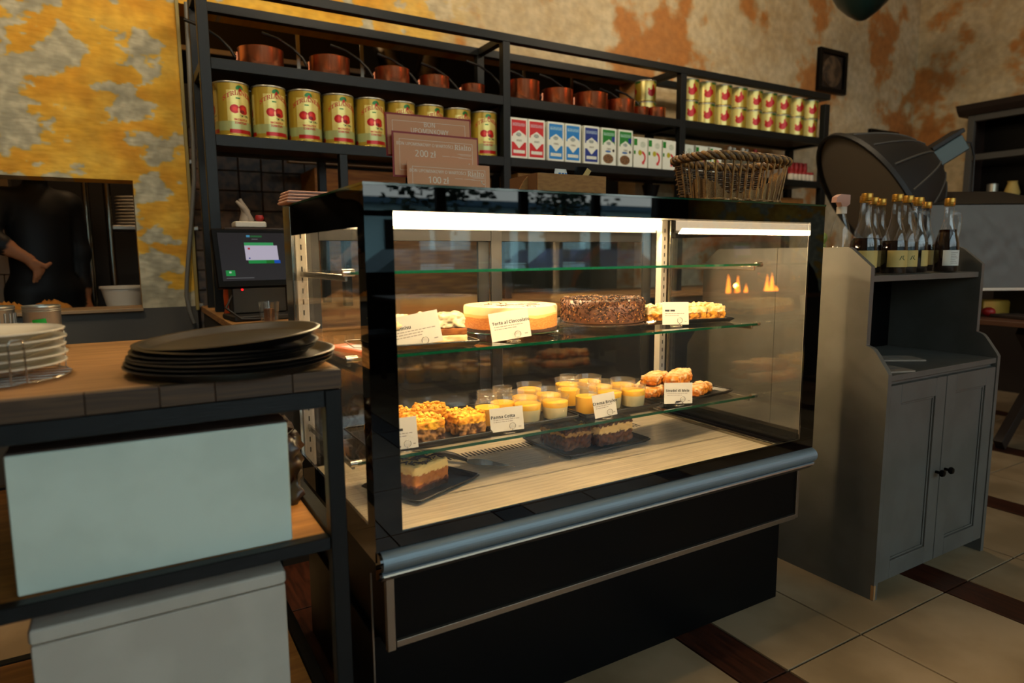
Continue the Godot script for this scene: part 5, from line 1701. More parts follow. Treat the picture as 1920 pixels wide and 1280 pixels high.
func things_on_case() -> void:
	var y := 1.2505
	var z := -0.2
	# vouchers one above the other on a small easel
	var st := thing("voucher_stand", "small dark easel behind the gift vouchers", "stand", Vector3(0.25, y, -0.262))
	put("back_plate", bx(Vector3(-0.06, 0.0, -0.004), Vector3(0.06, 0.13, 0.0), 0.001), M.case_panel, st)
	put("foot", bx(Vector3(-0.05, 0.0, -0.06), Vector3(0.05, 0.004, 0.05), 0.001), M.case_panel, st)
	voucher("top gift voucher reading BON UPOMINKOWY on the case", Vector3(0.249, 1.343, -0.25), Vector3(-0.06, -0.06, 0.0), 0.205, 0.09, [["BON", 0.0105, 0.0, 0.0725], ["UPOMINKOWY", 0.0105, 0.0, 0.0575]], true, false)
	voucher("middle gift voucher worth 200 zł with a red backing", Vector3(0.253, 1.293, -0.222), Vector3(-0.06, -0.06, -0.01), 0.205, 0.094, [["BON UPOMINKOWY O WARTOŚCI", 0.0068, -0.028, 0.0715], ["200 zł", 0.0145, -0.028, 0.051], ["Rialto", 0.0115, 0.066, 0.0715, "Droid Serif"]], true)
	voucher("front gift voucher worth 100 zł standing on the case", Vector3(0.272, 1.2515, -0.195), Vector3(-0.06, -0.06, -0.012), 0.205, 0.072, [["BON UPOMINKOWY O WARTOŚCI", 0.0068, -0.028, 0.0505], ["100 zł", 0.0145, -0.028, 0.031], ["Rialto", 0.0115, 0.066, 0.0505, "Droid Serif"]], false)
	# open cardboard tray with sachets
	var b := thing("cardboard_tray", "low open cardboard box with folded side flap on the case", "box", Vector3(0.625, y, -0.2), -0.05)
	var w := 0.21
	var d := 0.15
	put("bottom", bx(Vector3(-w / 2, 0.0005, -d), Vector3(w / 2, 0.003, 0)), M.cardboard, b)
	put("front_wall", bx(Vector3(-w / 2, 0.003, -0.003), Vector3(w / 2, 0.066, 0.0)), M.cardboard, b)
	put("back_wall", bx(Vector3(-w / 2, 0.003, -d), Vector3(w / 2, 0.066, -d + 0.003)), M.cardboard, b)
	for s in [-1.0, 1.0]:
		put("side_wall", bx(Vector3(s * w / 2 - 0.0015, 0.003, -d), Vector3(s * w / 2 + 0.0015, 0.066, -0.003)), M.cardboard_dark, b)
	var fm := MB.new()
	fm.prism(PackedVector2Array([Vector2(w / 2, 0.0), Vector2(w / 2 + 0.085, 0.0), Vector2(w / 2 + 0.055, 0.03), Vector2(w / 2 + 0.02, 0.058), Vector2(w / 2, 0.064)]), -d, -d + 0.002)
	put("flap", fm.mesh(), M.paper_liner, b)
	fm = MB.new()
	fm.prism(PackedVector2Array([Vector2(-w / 2, 0.0), Vector2(-w / 2 - 0.06, 0.0), Vector2(-w / 2 - 0.03, 0.022), Vector2(-w / 2 - 0.014, 0.05), Vector2(-w / 2, 0.064)]), -0.05, -0.048)
	put("flap", fm.mesh(), M.cardboard, b)
	for k in 3:
		var s := thing("sachet", ["navy sachet lying in the cardboard tray", "white sachet with blue lettering in the cardboard tray", "black and yellow striped sachet in the cardboard tray"][k], "sachet", Vector3([0.585, 0.632, 0.695][k], y + 0.004, [-0.27, -0.265, -0.255][k]), [0.3, 0.1, -0.2][k], "sachets")
		var hh: float = [0.072, 0.084, 0.092][k]
		var sm := MB.new()
		var g := []
		for i in 9:
			var row := []
			for j in 7:
				var u := i / 8.0
				var v := j / 6.0 * 2.0 - 1.0
				row.append(Vector3(v * 0.026 * (0.75 + 0.25 * sin(u * PI)), u * hh, 0.014 * sin(u * PI) * (1.0 - v * v)))
			g.append(row)
		sm.grid(g)
		var g2 := []
		for row in g:
			var r2 := []
			for p in row: r2.append(Vector3(p.x, p.y, -p.z - 0.0005))
			g2.append(r2)
		sm.grid(g2, -1.0)
		put("pouch", sm.mesh(), [mat("navy", Color(0.04, 0.05, 0.14), 0.4), M.carton_white, M.case_panel][k], s)
		var st2 := MB.new()
		if k == 1:
			for q in 3: st2.box(Vector3(-0.016 + q * 0.011, hh * 0.78, 0.010), Vector3(-0.009 + q * 0.011, hh * 0.86, 0.0115))
			put("lettering", st2.mesh(), mat("sky_ink", Color(0.05, 0.42, 0.70), 0.5), s)
		elif k == 2:
			st2.xf = Transform3D(Basis(Vector3(0, 0, 1), -0.6), Vector3(0.006, hh * 0.75, 0.0105))
			st2.box(Vector3(-0.007, -0.018, 0), Vector3(0.007, 0.018, 0.002))
			put("stripe", st2.mesh(), M.label_cream, s)
	basket()
	# folded paper bags at the rear left corner
	var p := thing("paper_bags", "folded pink paper bags at the rear left corner of the case", "paper bags", Vector3(0.075, y, -0.635), 0.02)
	for k in 4:
		put("bag", bx(Vector3(-0.092 + k * 0.003, 0.0005 + k * 0.0085, -0.06), Vector3(0.075 + k * 0.002, 0.0085 + k * 0.0085, 0.05 - k * 0.004), 0.0035), M.pink_paper, p)

func basket_point(a: float, rx: float, rz: float) -> Vector3:
	var ca := cos(a)
	var sa := sin(a)
	var e := 0.55
	return Vector3(signf(ca) * pow(absf(ca), e) * rx, 0, signf(sa) * pow(absf(sa), e) * rz)

func basket() -> void:
	var o := thing("wicker_basket", "oblong wicker basket lined with burlap on the case", "basket", Vector3(1.15, 1.2505, -0.142), 0.0)
	var rx := 0.162
	var rz := 0.086
	var H := 0.118
	var n := 34
	# arc-length spacing
	var loop := []
	for k in 721: loop.append(basket_point(TAU * k / 720, 1.0, rz / rx))
	var acc := [0.0]
	for k in 720: acc.append(acc[k] + (loop[k + 1] as Vector3).distance_to(loop[k]))
	var at_len := func(t: float) -> float:
		var want: float = fposmod(t, 1.0) * acc[720]
		var k := acc.bsearch(want)
		return TAU * clampi(k, 0, 720) / 720.0
	for k in n:
		var a: float = at_len.call(float(k) / n)
		var lo := basket_point(a, rx - 0.008, rz - 0.006)
		var hi := basket_point(a, rx + 0.012, rz + 0.010)
		var m := MB.new()
		m.tube([lo + Vector3(0, 0.004, 0), lo.lerp(hi, 0.5) + Vector3(0, H * 0.5, 0), hi + Vector3(0, H, 0)], 0.0031, 6)
		put("stake", m.mesh(), M.wicker, o)
	# plaited rim: three strands
	for s in 4:
		var pts := []
		for k in 360:
			var t := k / 360.0
			var a: float = at_len.call(t)
			var ph := TAU * (t * 15.0 + s / 4.0)
			var p := basket_point(a, rx + 0.012 + 0.0075 * cos(ph), rz + 0.010 + 0.0075 * cos(ph))
			pts.append(p + Vector3(0, H + 0.006 + 0.0075 * sin(ph), 0))
		var m := MB.new()
		m.tube(pts, 0.0058, 6, true)
		put("rim_strand", m.mesh(), [M.wicker, M.wicker_dark, M.wicker, M.wicker_dark][s], o)
	for s in 2:
		var pts := []
		for k in 300:
			var t := k / 300.0
			var a: float = at_len.call(t)
			var ph := TAU * (t * n * 0.5) + s * PI
			pts.append(basket_point(a, rx - 0.006 + 0.005 * sin(ph), rz - 0.004 + 0.005 * sin(ph)) + Vector3(0, 0.006 + 0.004 * s, 0))
		var m := MB.new()
		m.tube(pts, 0.003, 5, true)
		put("foot_weave", m.mesh(), M.wicker, o)
	# close weave along the back and right of the basket
	for r in 15:
		var pts := []
		for k in 90:
			var t := 0.56 + 0.44 * k / 89.0
			var a: float = at_len.call(t - 0.03)
			var y := 0.016 + r * 0.0068
			var w := 0.004 * sin(PI * t * n + PI * r)
			var f := y / H
			pts.append(basket_point(a, rx - 0.008 + 0.02 * f + w, rz - 0.006 + 0.016 * f + w) + Vector3(0, y, 0))
		var m := MB.new()
		m.tube(pts, 0.0028, 5)
		put("weave", m.mesh(), M.wicker_dark, o)
	put("floor_weave", lathed([0.0, 0.003, 0.98, 0.003, 0.98, 0.0, 0.0, 0.0], 32), M.wicker_dark, o).scale = Vector3(rx - 0.02, 1, rz - 0.02)
	# burlap
	var g := []
	var cols := 72
	var f2 := nz(88, 2.6, 3)
	for i in 7:
		var row := []
		for j in cols:
			var a: float = at_len.call(float(j) / cols)
			var e := Vector3(cos(a), 0, sin(a))
			var nv := f2.get_noise_2d(e.x * 1.2 + 3.0, e.z * 1.2)
			var drop := 0.0
			if e.z > 0.0: drop = 0.62 * clampf(1.0 - absf(e.x + 0.3) * 0.9, 0.0, 1.0)
			else: drop = 0.55
			var top: float = H * (0.80 - drop) + 0.012 * nv
			var s := i / 6.0
			var y := 0.006 + (top - 0.006) * s
			var k2 := y / H
			row.append(basket_point(a, rx - 0.016 + 0.016 * k2 + 0.004 * nv, rz - 0.014 + 0.013 * k2 + 0.004 * nv) + Vector3(0, y, 0))
		g.append(row)
	var m2 := MB.new()
	m2.grid(g, -1.0, [], true)
	put("burlap_lining", m2.mesh(), M.burlap, o)
	# frayed end sticking up at the rear left
	var fr := MB.new()
	for k in 6:
		fr.tube([Vector3(-0.12, H + 0.008, -0.06), Vector3(-0.135 + k * 0.006, H + 0.03 + 0.006 * (k % 2), -0.065)], [0.0012, 0.0006], 4)
	put("frayed_ends", fr.mesh(), M.wicker, o)

# ---------------------------------------------------------------- on the prep table
func things_on_table() -> void:
	# round black serving trays in two piles, the smaller set askew on the larger
	var prof := func(r: float) -> Array:
		return [0.0, 0.0, r - 0.026, 0.0, r - 0.016, 0.003, r - 0.005, 0.013, r, 0.015, r + 0.001, 0.0165, r - 0.003, 0.018, r - 0.008, 0.016, r - 0.018, 0.006, r - 0.028, 0.003, 0.0, 0.003]
	var big: ArrayMesh = lathed(prof.call(0.186), 64)
	var small: ArrayMesh = lathed(prof.call(0.166), 64)
	for k in 3:
		tag(put("serving_tray_round", big, M.tray_black, self, Vector3(-0.226 + 0.003 * k, 0.9005 + k * 0.007, -0.137 - 0.002 * k), Vector3(0, k, 0.0)), ["lowest of the large round black trays", "middle one of the large round black trays", "uppermost of the large round black trays"][k], "tray", "round black serving trays")
	for k in 3:
		tag(put("serving_tray_round", small, M.tray_black, self, Vector3(-0.238 + 0.004 * k, 0.9205 + k * 0.007, -0.142 - 0.003 * k), Vector3(0.0, k, 0.015)), ["lowest of the smaller round black trays", "second lowest of the smaller round black trays", "third of the smaller round black trays just under the tilted one"][k], "tray", "round black serving trays")
	tag(put("serving_tray_round", small, M.tray_black, self, Vector3(-0.222, 0.9465, -0.155), Vector3(0.0, 0.0, 0.07)), "tilted round black tray on top of the pile", "tray", "round black serving trays")
	# white plates in a wire holder
	var px := -0.625
	var pz := -0.235
	for k in 5:
		tag(put("plate", lathed([0.0, 0.0, 0.075, 0.0, 0.08, 0.003, 0.112, 0.012, 0.128, 0.016, 0.1285, 0.018, 0.126, 0.019, 0.11, 0.0155, 0.078, 0.006, 0.0, 0.005], 56), M.porcelain, self, Vector3(px + 0.002 * (k % 2), 0.911 + k * 0.0145, pz)), "%s white plate from the bottom of the stack at the left" % ORD[k], "plate", "white plates")
	var w := thing("plate_holder", "chrome wire holder round the white plates", "plate holder", Vector3(px, 0.9005, pz))
	var m := MB.new()
	var ring := []
	for k in 48: ring.append(Vector3(cos(TAU * k / 48) * 0.132, 0.004, sin(TAU * k / 48) * 0.132))
	m.tube(ring, 0.0016, 6, true)
	put("ring", m.mesh(), M.wire, w)
	for k in 8:
		m = MB.new()
		var z := -0.105 + k * 0.03
		var hx := sqrt(0.132 * 0.132 - z * z)
		m.tube([Vector3(-hx, 0.0055, z), Vector3(hx, 0.0055, z)], 0.0013, 6)
		put("cross_wire", m.mesh(), M.wire, w)
	for k in 4:
		m = MB.new()
		var a := TAU * (k / 4.0) + 1.05
		var t := Vector3(-sin(a), 0, cos(a))
		var c := Vector3(cos(a), 0, sin(a))
		m.tube([c * 0.132 + t * -0.012 + Vector3(0, 0.004, 0), c * 0.134 + t * -0.011 + Vector3(0, 0.07, 0), c * 0.134 + t * -0.008 + Vector3(0, 0.078, 0), c * 0.134 + t * 0.008 + Vector3(0, 0.078, 0), c * 0.134 + t * 0.011 + Vector3(0, 0.07, 0), c * 0.132 + t * 0.012 + Vector3(0, 0.004, 0)], 0.0014, 6)
		put("loop", m.mesh(), M.wire, w)
	# metal tins of cutlery
	var a0 := thing("fluted_tin", "fluted metal tin behind the plates at the left edge", "tin", Vector3(-0.655, 0.9005, -0.66))
	put("tin_body", lathed([0.0, 0.0, 0.036, 0.0, 0.037, 0.003, 0.037, 0.094, 0.0385, 0.096, 0.037, 0.098, 0.0385, 0.100, 0.0375, 0.104, 0.035, 0.104, 0.035, 0.006, 0.0, 0.006], 40), M.tin_plate, a0)
	for k in 20:
		var a := TAU * k / 20
		m = MB.new()
		m.tube([Vector3(cos(a) * 0.037, 0.006, sin(a) * 0.037), Vector3(cos(a) * 0.037, 0.088, sin(a) * 0.037)], 0.0028, 6)
		put("flute", m.mesh(), M.tin_plate, a0)
	var a1 := thing("smooth_tin", "smooth metal tin with a green sticker behind the plates", "tin", Vector3(-0.567, 0.9005, -0.655))
	put("tin_body", lathed([0.0, 0.0, 0.036, 0.0, 0.037, 0.003, 0.037, 0.088, 0.0385, 0.090, 0.037, 0.092, 0.0385, 0.094, 0.037, 0.096, 0.0385, 0.099, 0.0375, 0.103, 0.035, 0.103, 0.035, 0.006, 0.0, 0.006], 40), M.tin_plate, a1)
	m = MB.new()
	m.xf = Transform3D(Basis(Vector3(0, 0, 1), 0.12), Vector3(0, 0.068, 0))
	m.lathe([Vector2(0.0374, -0.0055), Vector2(0.0376, -0.0055), Vector2(0.0376, 0.0055), Vector2(0.0374, 0.0055)], 10, -PI / 2 - 0.45, -PI / 2 + 0.28)
	put("green_sticker", m.mesh(), M.sticker_green, a1)
	# white boxes stored under the table
	var b := thing("white_box", "large white cardboard box on the table's upper rack", "box", Vector3(-0.365, 0.567, -0.045), 0.0)
	b.rotation = Vector3(0, -0.008, -0.006)
	put("box_body", bx(Vector3(-0.218, 0, -0.36), Vector3(0.214, 0.235, 0.0), 0.003), M.box_white, b)
	put("top_shade_sheet", bx(Vector3(-0.216, 0.2352, -0.36), Vector3(0.212, 0.238, -0.002)), M.box_top_shade, b)  # dark sheet painting the table's shadow onto the white box top
	b = thing("white_box_lidded", "lidded white cardboard box on the table's bottom rack", "box", Vector3(-0.37, 0.1295, -0.055))
	put("box_body", bx(Vector3(-0.205, 0, -0.42), Vector3(0.203, 0.345, 0.0), 0.003), M.box_white_warm, b)
	put("lid", bx(Vector3(-0.207, 0.3455, -0.422), Vector3(0.205, 0.375, 0.002), 0.006), M.box_white_warm, b)
	# dark bag behind the upper box
	b = thing("plastic_bag", "crumpled dark plastic bag beside the white box", "bag", Vector3(-0.118, 0.567, -0.36))
	put("bag", lump(Vector3(0.055, 0.17, 0.26), 16, 0.02, 0.03, 16.0, 61, func(_p, nv): return lin(0.05, 0.04, 0.035).lerp(lin(0.22, 0.15, 0.09), clampf(nv * 2.0, 0, 1))), M.food_glossy, b)

# ---------------------------------------------------------------- on the hutch
func things_on_hutch() -> void:
	var y := 1.0385
	var spots := [[1.668, -0.045, 0], [1.748, -0.10, 0], [1.795, -0.02, 0], [1.845, -0.13, 0], [1.885, -0.035, 1], [1.925, -0.15, 0], [1.985, -0.055, 2], [2.075, -0.10, 0], [2.13, -0.025, 2], [2.20, -0.06, 1], [2.24, -0.16, 0]]
	var profile := [0.0, 0.002, 0.034, 0.002, 0.038, 0.006, 0.0385, 0.09, 0.037, 0.105, 0.029, 0.135, 0.0205, 0.16, 0.0155, 0.185, 0.0145, 0.238, 0.0155, 0.241, 0.0145, 0.244]
	var glass := lathed(profile, 32)
	var cap := lathed([0.0162, 0.236, 0.0168, 0.238, 0.0168, 0.257, 0.0158, 0.259, 0.0, 0.259], 24)
	var ridge := lathed([0.0168, 0.243, 0.0174, 0.244, 0.0168, 0.245], 24)
	for k in spots.size():
		var s: Array = spots[k]
		var o := thing("syrup_bottle", "%s gold capped bottle of brown syrup from the left on the hutch" % ORD[k], "bottle", Vector3(s[0], y, s[1]), -0.4, "syrup bottles on the hutch")
		put("glass", glass, M.jar_glass, o)
		var full: float = [0.118, 0.112, 0.11, 0.12, 0.105, 0.1, 0.1, 0.108, 0.15, 0.112, 0.1][k]
		var lq := []
		for i in range(2, profile.size(), 2):
			if profile[i + 1] < full: lq.append_array([profile[i] - 0.0015, profile[i + 1] + 0.001])
		var lr: float = lq[lq.size() - 2]
		lq = [0.0, 0.003] + lq + [lr * 0.95, full, 0.0, full]
		put("syrup", lathed(lq, 32), M.syrup, o)
		var c := put("cap", cap, M.cap_gold, o)
		put("ridge", ridge, M.cap_gold, c)
		var lb := MB.new()
		var mid: float = -PI / 2 + [0.0, 0.2, -0.1, 0.0, 0.25, 0.0, 0.9, 0.6, 0.1, 0.15, 0.3][k]
		lb.lathe([Vector2(0.0388, 0.024), Vector2(0.0391, 0.024), Vector2(0.0391, 0.078), Vector2(0.0388, 0.078)], 18, mid - 1.05, mid + 1.05)
		var lab := put("label", lb.mesh(), M.label_white if k == 8 else M.label_cream, o)
		if k in [2, 4, 9]:
			var gr := MB.new()
			gr.xf = Transform3D(Basis(), Vector3(0, 0.055, 0.0392))
			gr.tube([Vector3(-0.008, -0.008, 0), Vector3(-0.002, 0.004, 0.0002), Vector3(0.006, 0.006, 0), Vector3(0.002, -0.002, 0.0002), Vector3(0.008, -0.008, 0)], 0.0012, 5)
			put("plant_print", gr.mesh(), M.green_print, lab)
		if k == 8:
			var tx := MB.new()
			for r in 7: tx.box(Vector3(-0.014, 0.032 + r * 0.006, 0.0389), Vector3(0.012 - 0.004 * (r % 3), 0.0335 + r * 0.006, 0.0393))
			put("small_print", tx.mesh(), M.ink_grey, lab)
		if s[2] == 1 or s[2] == 2:
			var hd := MB.new()
			hd.tube([Vector3(0.012, 0.205, 0), Vector3(0.028, 0.21, 0), Vector3(0.041, 0.205, 0), Vector3(0.045, 0.19, 0), Vector3(0.044, 0.15, 0), Vector3(0.035, 0.115, 0)], 0.0055, 8)
			put("handle", hd.mesh(), M.jar_glass, o)
	# spray bottle, cruet and mill behind the side panel
	var sp := thing("spray_bottle", "clear spray bottle with a pink trigger behind the bottles", "spray bottle", Vector3(1.668, y, -0.13))
	put("bottle", lathed([0.0, 0.002, 0.032, 0.002, 0.033, 0.12, 0.026, 0.16, 0.013, 0.195, 0.013, 0.21, 0.0, 0.21], 24), M.jar_glass, sp)
	put("collar", lathed([0.016, 0.2, 0.016, 0.222, 0.0, 0.222], 20), M.plastic_white, sp)
	var tg := MB.new()
	tg.prism(PackedVector2Array([Vector2(-0.045, 0.235), Vector2(-0.042, 0.252), Vector2(-0.02, 0.262), Vector2(0.03, 0.262), Vector2(0.03, 0.232), Vector2(0.012, 0.222), Vector2(-0.012, 0.222), Vector2(-0.02, 0.236)]), -0.009, 0.009)
	put("trigger_head", tg.mesh(), M.pink_paper, sp)
	var cr := thing("oil_cruet", "small clear cruet with a cork at the hutch corner", "cruet", Vector3(1.652, y, -0.245))
	put("glass", lathed([0.0, 0.002, 0.025, 0.002, 0.027, 0.09, 0.012, 0.12, 0.011, 0.15, 0.015, 0.152, 0.0, 0.152], 20), M.jar_glass, cr)
	put("cork", lathed([0.01, 0.145, 0.012, 0.17, 0.0, 0.172], 14), M.label_cream, cr)
	var pm := thing("pepper_mill", "short green wooden pepper mill at the hutch corner", "mill", Vector3(1.645, y, -0.185))
	put("mill_body", lathed([0.0, 0.0, 0.02, 0.0, 0.02, 0.03, 0.014, 0.06, 0.017, 0.085, 0.018, 0.09, 0.016, 0.094, 0.018, 0.098, 0.016, 0.102, 0.0, 0.102], 24), M.mill_green, pm)
	put("knob", lathed([0.012, 0.102, 0.019, 0.112, 0.021, 0.122, 0.018, 0.134, 0.008, 0.141, 0.0, 0.142], 24), M.mill_green, pm)
	# leaflets on the hutch counter
	for k in 2:
		var lf := thing("leaflet", ["pale leaflet lying across the hutch counter", "small leaflet at the left of the hutch counter"][k], "leaflet", Vector3([1.90, 1.70][k], 0.7325, [-0.11, 0.03][k]), [-0.55, -0.3][k])
		var s: float = [0.14, 0.07][k]
		put("paper", bx(Vector3(-s, 0, -0.05), Vector3(s, 0.006, 0.05), 0.001), M.paper_grey, lf)
		var pr := MB.new()
		for q in 3: pr.box(Vector3(-s * 0.7 + q * s * 0.5, 0.006, -0.02), Vector3(-s * 0.45 + q * s * 0.5, 0.0063, 0.015))
		put("print", pr.mesh(), M.ink_grey, lf)

# ---------------------------------------------------------------- right side of the room
func right_side() -> void:
	# studio octagon softbox on a stand
	var o := thing("studio_softbox", "black ribbed studio softbox with a white face on a stand", "softbox", Vector3(3.39, 1.41, -1.1))
	var ax := Vector3(0.706, 0.537, 0.461).normalized()
	var sx := ax.cross(Vector3.UP).normalized()
	var bs := Basis(sx, ax, sx.cross(ax).normalized())
	var pr := []
	for k in 11:
		var t := k / 10.0
		pr.append(Vector2(0.07 + 0.37 * pow(1.0 - t, 0.55) if k < 10 else 0.07, 0.40 * t))
	var m := MB.new()
	m.xf = Transform3D(bs, Vector3.ZERO)
	m.lathe(pr, 32)
	m.lathe([pr[10], Vector2(0.0, 0.40)], 32)
	put("shell", m.mesh(), M.softbox_black, o)
	m = MB.new()
	m.xf = Transform3D(bs, Vector3.ZERO)
	m.disc(0.425, 0.012, -1.0, 48)
	put("diffuser", m.mesh(), M.softbox_white, o)
	m = MB.new()
	m.xf = Transform3D(bs, Vector3.ZERO)
	m.lathe([Vector2(0.425, 0.012), Vector2(0.425, -0.012), Vector2(0.444, -0.012), Vector2(0.444, 0.012)], 48)
	put("rim", m.mesh(), M.softbox_black, o)
	for k in 16:
		m = MB.new()
		m.xf = Transform3D(bs, Vector3.ZERO)
		var pts := []
		var a := TAU * k / 16
		for q in pr: pts.append(Vector3(cos(a) * (q.x + 0.001), q.y, sin(a) * (q.x + 0.001)))
		m.tube(pts.slice(1, 10), 0.0055, 5)
		put("rib", m.mesh(), M.softbox_rib, o)
	m = MB.new()
	m.xf = Transform3D(bs, Vector3.ZERO)
	m.box(Vector3(-0.055, 0.40, -0.05), Vector3(0.055, 0.60, 0.05), 0.008)
	var fh := put("flash_head", m.mesh(), M.flash_grey, o)
	m = MB.new()
	m.xf = Transform3D(bs, Vector3.ZERO)
	m.box(Vector3(-0.06, 0.42, 0.05), Vector3(0.06, 0.62, 0.075), 0.004)
	put("top_cover", m.mesh(), M.softbox_black, fh)
	m = MB.new()
	var tip := ax * 0.60
	m.tube([tip, tip + Vector3(0.05, 0.0, 0.03), tip + Vector3(0.08, -0.08, 0.04), tip + Vector3(0.07, -0.3, 0.05), tip + Vector3(0.05, -0.7, 0.05)], 0.006, 6)
	put("cable", m.mesh(), M.rubber_black, fh)
	m = MB.new()
	var st := ax * 0.46
	m.tube([Vector3(st.x, st.y - 0.03, st.z), Vector3(st.x, -0.75, st.z)], 0.014, 10)
	put("stand_pole", m.mesh(), M.rubber_black, o)
	m = MB.new()
	m.cbox(st + Vector3(0, -0.07, 0), Vector3(0.05, 0.06, 0.05), 0.006)
	put("tilt_clamp", m.mesh(), M.rubber_black, o)
	for k in 3:
		m = MB.new()
		var a := TAU * k / 3 + 0.4
		m.tube([Vector3(st.x, -0.75, st.z), Vector3(st.x + cos(a) * 0.42, -1.398, st.z + sin(a) * 0.42)], 0.011, 8)
		put("leg", m.mesh(), M.rubber_black, o)
	# second softbox, rectangular, seen edge on
	o = thing("rectangular_softbox", "white faced rectangular softbox with a black hood at the right edge", "softbox", Vector3(3.63, 1.135, -0.52), -0.53)
	var g := []
	var f := nz(93, 5.0, 3)
	for i in 17:
		var row := []
		for j in 25:
			row.append(Vector3(-0.36 + 0.72 * j / 24.0, 0.22 - 0.44 * i / 16.0, 0.012 * f.get_noise_2d(i / 16.0, j / 10.0 + i / 20.0) * sin(PI * i / 16.0)))
		g.append(row)
	m = MB.new()
	m.grid(g, -1.0)
	put("diffuser", m.mesh(), M.sheet_white, o)
	m = MB.new()
	m.box(Vector3(-0.365, -0.235, -0.02), Vector3(0.365, -0.22, 0.006), 0.003)
	put("pale_hem", m.mesh(), M.plastic_white, o)
	m = MB.new()
	var A := [Vector3(-0.36, 0.225, 0.0), Vector3(0.36, 0.225, 0.0), Vector3(0.36, -0.225, 0.0), Vector3(-0.36, -0.225, 0.0)]
	var B := [Vector3(-0.24, 0.32, -0.35), Vector3(0.26, 0.32, -0.35), Vector3(0.26, -0.1, -0.35), Vector3(-0.24, -0.1, -0.35)]
	for k in 4:
		var e := (k + 1) % 4
		m.quad(A[k], A[e], B[e], B[k], [Vector3(0, 1, -0.3), Vector3(1, 0, -0.3), Vector3(0, -1, -0.3), Vector3(-1, 0, -0.3)][k].normalized())
	m.quad(B[0], B[1], B[2], B[3], Vector3(0, 0, -1))
	put("hood", m.mesh(), M.softbox_black, o)
	for x in [-0.25, 0.25]:
		put("foot", bx(Vector3(x - 0.02, -0.3822, -0.3), Vector3(x + 0.02, -0.225, -0.05), 0.004), M.rubber_black, o)
	# wooden table with crossed legs
	o = thing("trestle_table", "dark wooden table with crossed legs behind the hutch", "table", Vector3(4.15, 0, -0.35))
	for k in 7: put("plank", bx(Vector3(-0.65 + k * 0.186, 0.725, -0.44), Vector3(-0.466 + k * 0.186, 0.752, 0.9), 0.003), M.table_wood, o)
	for z in [-0.1, 0.7]:
		for s in [-1.0, 1.0]:
			m = MB.new()
			m.xf = Transform3D(Basis(Vector3(0, 0, 1), s * 0.85), Vector3(0, 0.36, z + s * 0.03))
			m.box(Vector3(-0.035, -0.5, -0.025), Vector3(0.035, 0.5, 0.025), 0.004)
			put("crossed_leg", m.mesh(), M.wood_dark, o)
	put("stretcher", bx(Vector3(-0.02, 0.34, -0.1), Vector3(0.02, 0.38, 0.7), 0.003), M.wood_dark, o)
	tag(put("cheese_block", bx(Vector3(-0.09, 0.0, -0.05), Vector3(0.09, 0.085, 0.05), 0.012), M.cheese, self, Vector3(3.86, 0.7525, -0.62), Vector3(0, -0.4, 0)), "yellow block of cheese on the dark wooden table", "cheese")
	tag(put("cutting_board", bx(Vector3(-0.2, 0.0, -0.12), Vector3(0.16, 0.018, 0.12), 0.004), M.wood_dark, self, Vector3(3.86, 0.7525, -0.38), Vector3(0, -0.3, 0)), "dark cutting board on the wooden table", "board")
	tag(put("tomato", lathed([0.0, 0.0, 0.02, 0.004, 0.033, 0.022, 0.03, 0.04, 0.012, 0.05, 0.0, 0.047], 20), M.red, self, Vector3(3.73, 0.7525, -0.57)), "red tomato beside the cheese on the wooden table", "tomato")
	o = thing("water_carafe", "clear glass carafe on the dark wooden table", "carafe", Vector3(4.12, 0.7525, -0.66))
	put("glass", lathed([0.0, 0.002, 0.045, 0.002, 0.055, 0.02, 0.055, 0.08, 0.03, 0.13, 0.028, 0.17, 0.036, 0.19], 24), M.jar_glass, o)
	put("neck_ring", lathed([0.028, 0.15, 0.031, 0.153, 0.028, 0.156], 24), M.jar_glass, o)
	# dark dresser on the right wall
	o = thing("wall_dresser", "dark glazed dresser with a cornice on the right wall", "dresser", Vector3(5.9, 0, -1.66))
	put("back_board", bx(Vector3(-0.03, 0.9, 0.0), Vector3(-0.001, 2.2, 1.3)), M.case_panel, o)
	put("cornice", along_z(PackedVector2Array([Vector2(0, 2.2), Vector2(-0.3, 2.2), Vector2(-0.34, 2.24), Vector2(-0.36, 2.28), Vector2(0, 2.28)]), -0.06, 1.36), M.wood_dark, o)
	for z in [[0.0, 0.05], [0.63, 0.68], [1.25, 1.3]]:
		put("stile", bx(Vector3(-0.28, 0.9, z[0]), Vector3(-0.24, 2.2, z[1]), 0.004), M.wall_grey, o)
	for y in [0.9, 1.84, 2.15]:
		put("rail", bx(Vector3(-0.28, y, 0.05), Vector3(-0.24, y + 0.05, 1.25), 0.004), M.wall_grey, o)
	put("side_board", bx(Vector3(-0.24, 0.9, -0.001), Vector3(-0.03, 2.2, 0.02)), M.wood_dark, o)
	put("shelf", bx(Vector3(-0.24, 1.5, 0.02), Vector3(-0.03, 1.52, 1.28)), M.wood_dark, o)
	put("base_cabinet", bx(Vector3(-0.3, 0.0, 0.0), Vector3(-0.001, 0.9, 1.3), 0.004), M.wood_dark, o)
	tag(put("pewter_mug", lathed([0.0, 0.0, 0.04, 0.0, 0.04, 0.13, 0.036, 0.13, 0.036, 0.006, 0.0, 0.006], 20), M.tin_plate, self, Vector3(5.76, 1.521, -1.50)), "pewter mug on the dresser shelf", "mug")
	tag(put("clay_jug", lathed([0.0, 0.0, 0.04, 0.0, 0.055, 0.05, 0.04, 0.1, 0.03, 0.13, 0.036, 0.14, 0.0, 0.135], 20), M.label_cream, self, Vector3(5.76, 1.521, -1.36)), "yellowish clay jug on the dresser shelf", "jug")
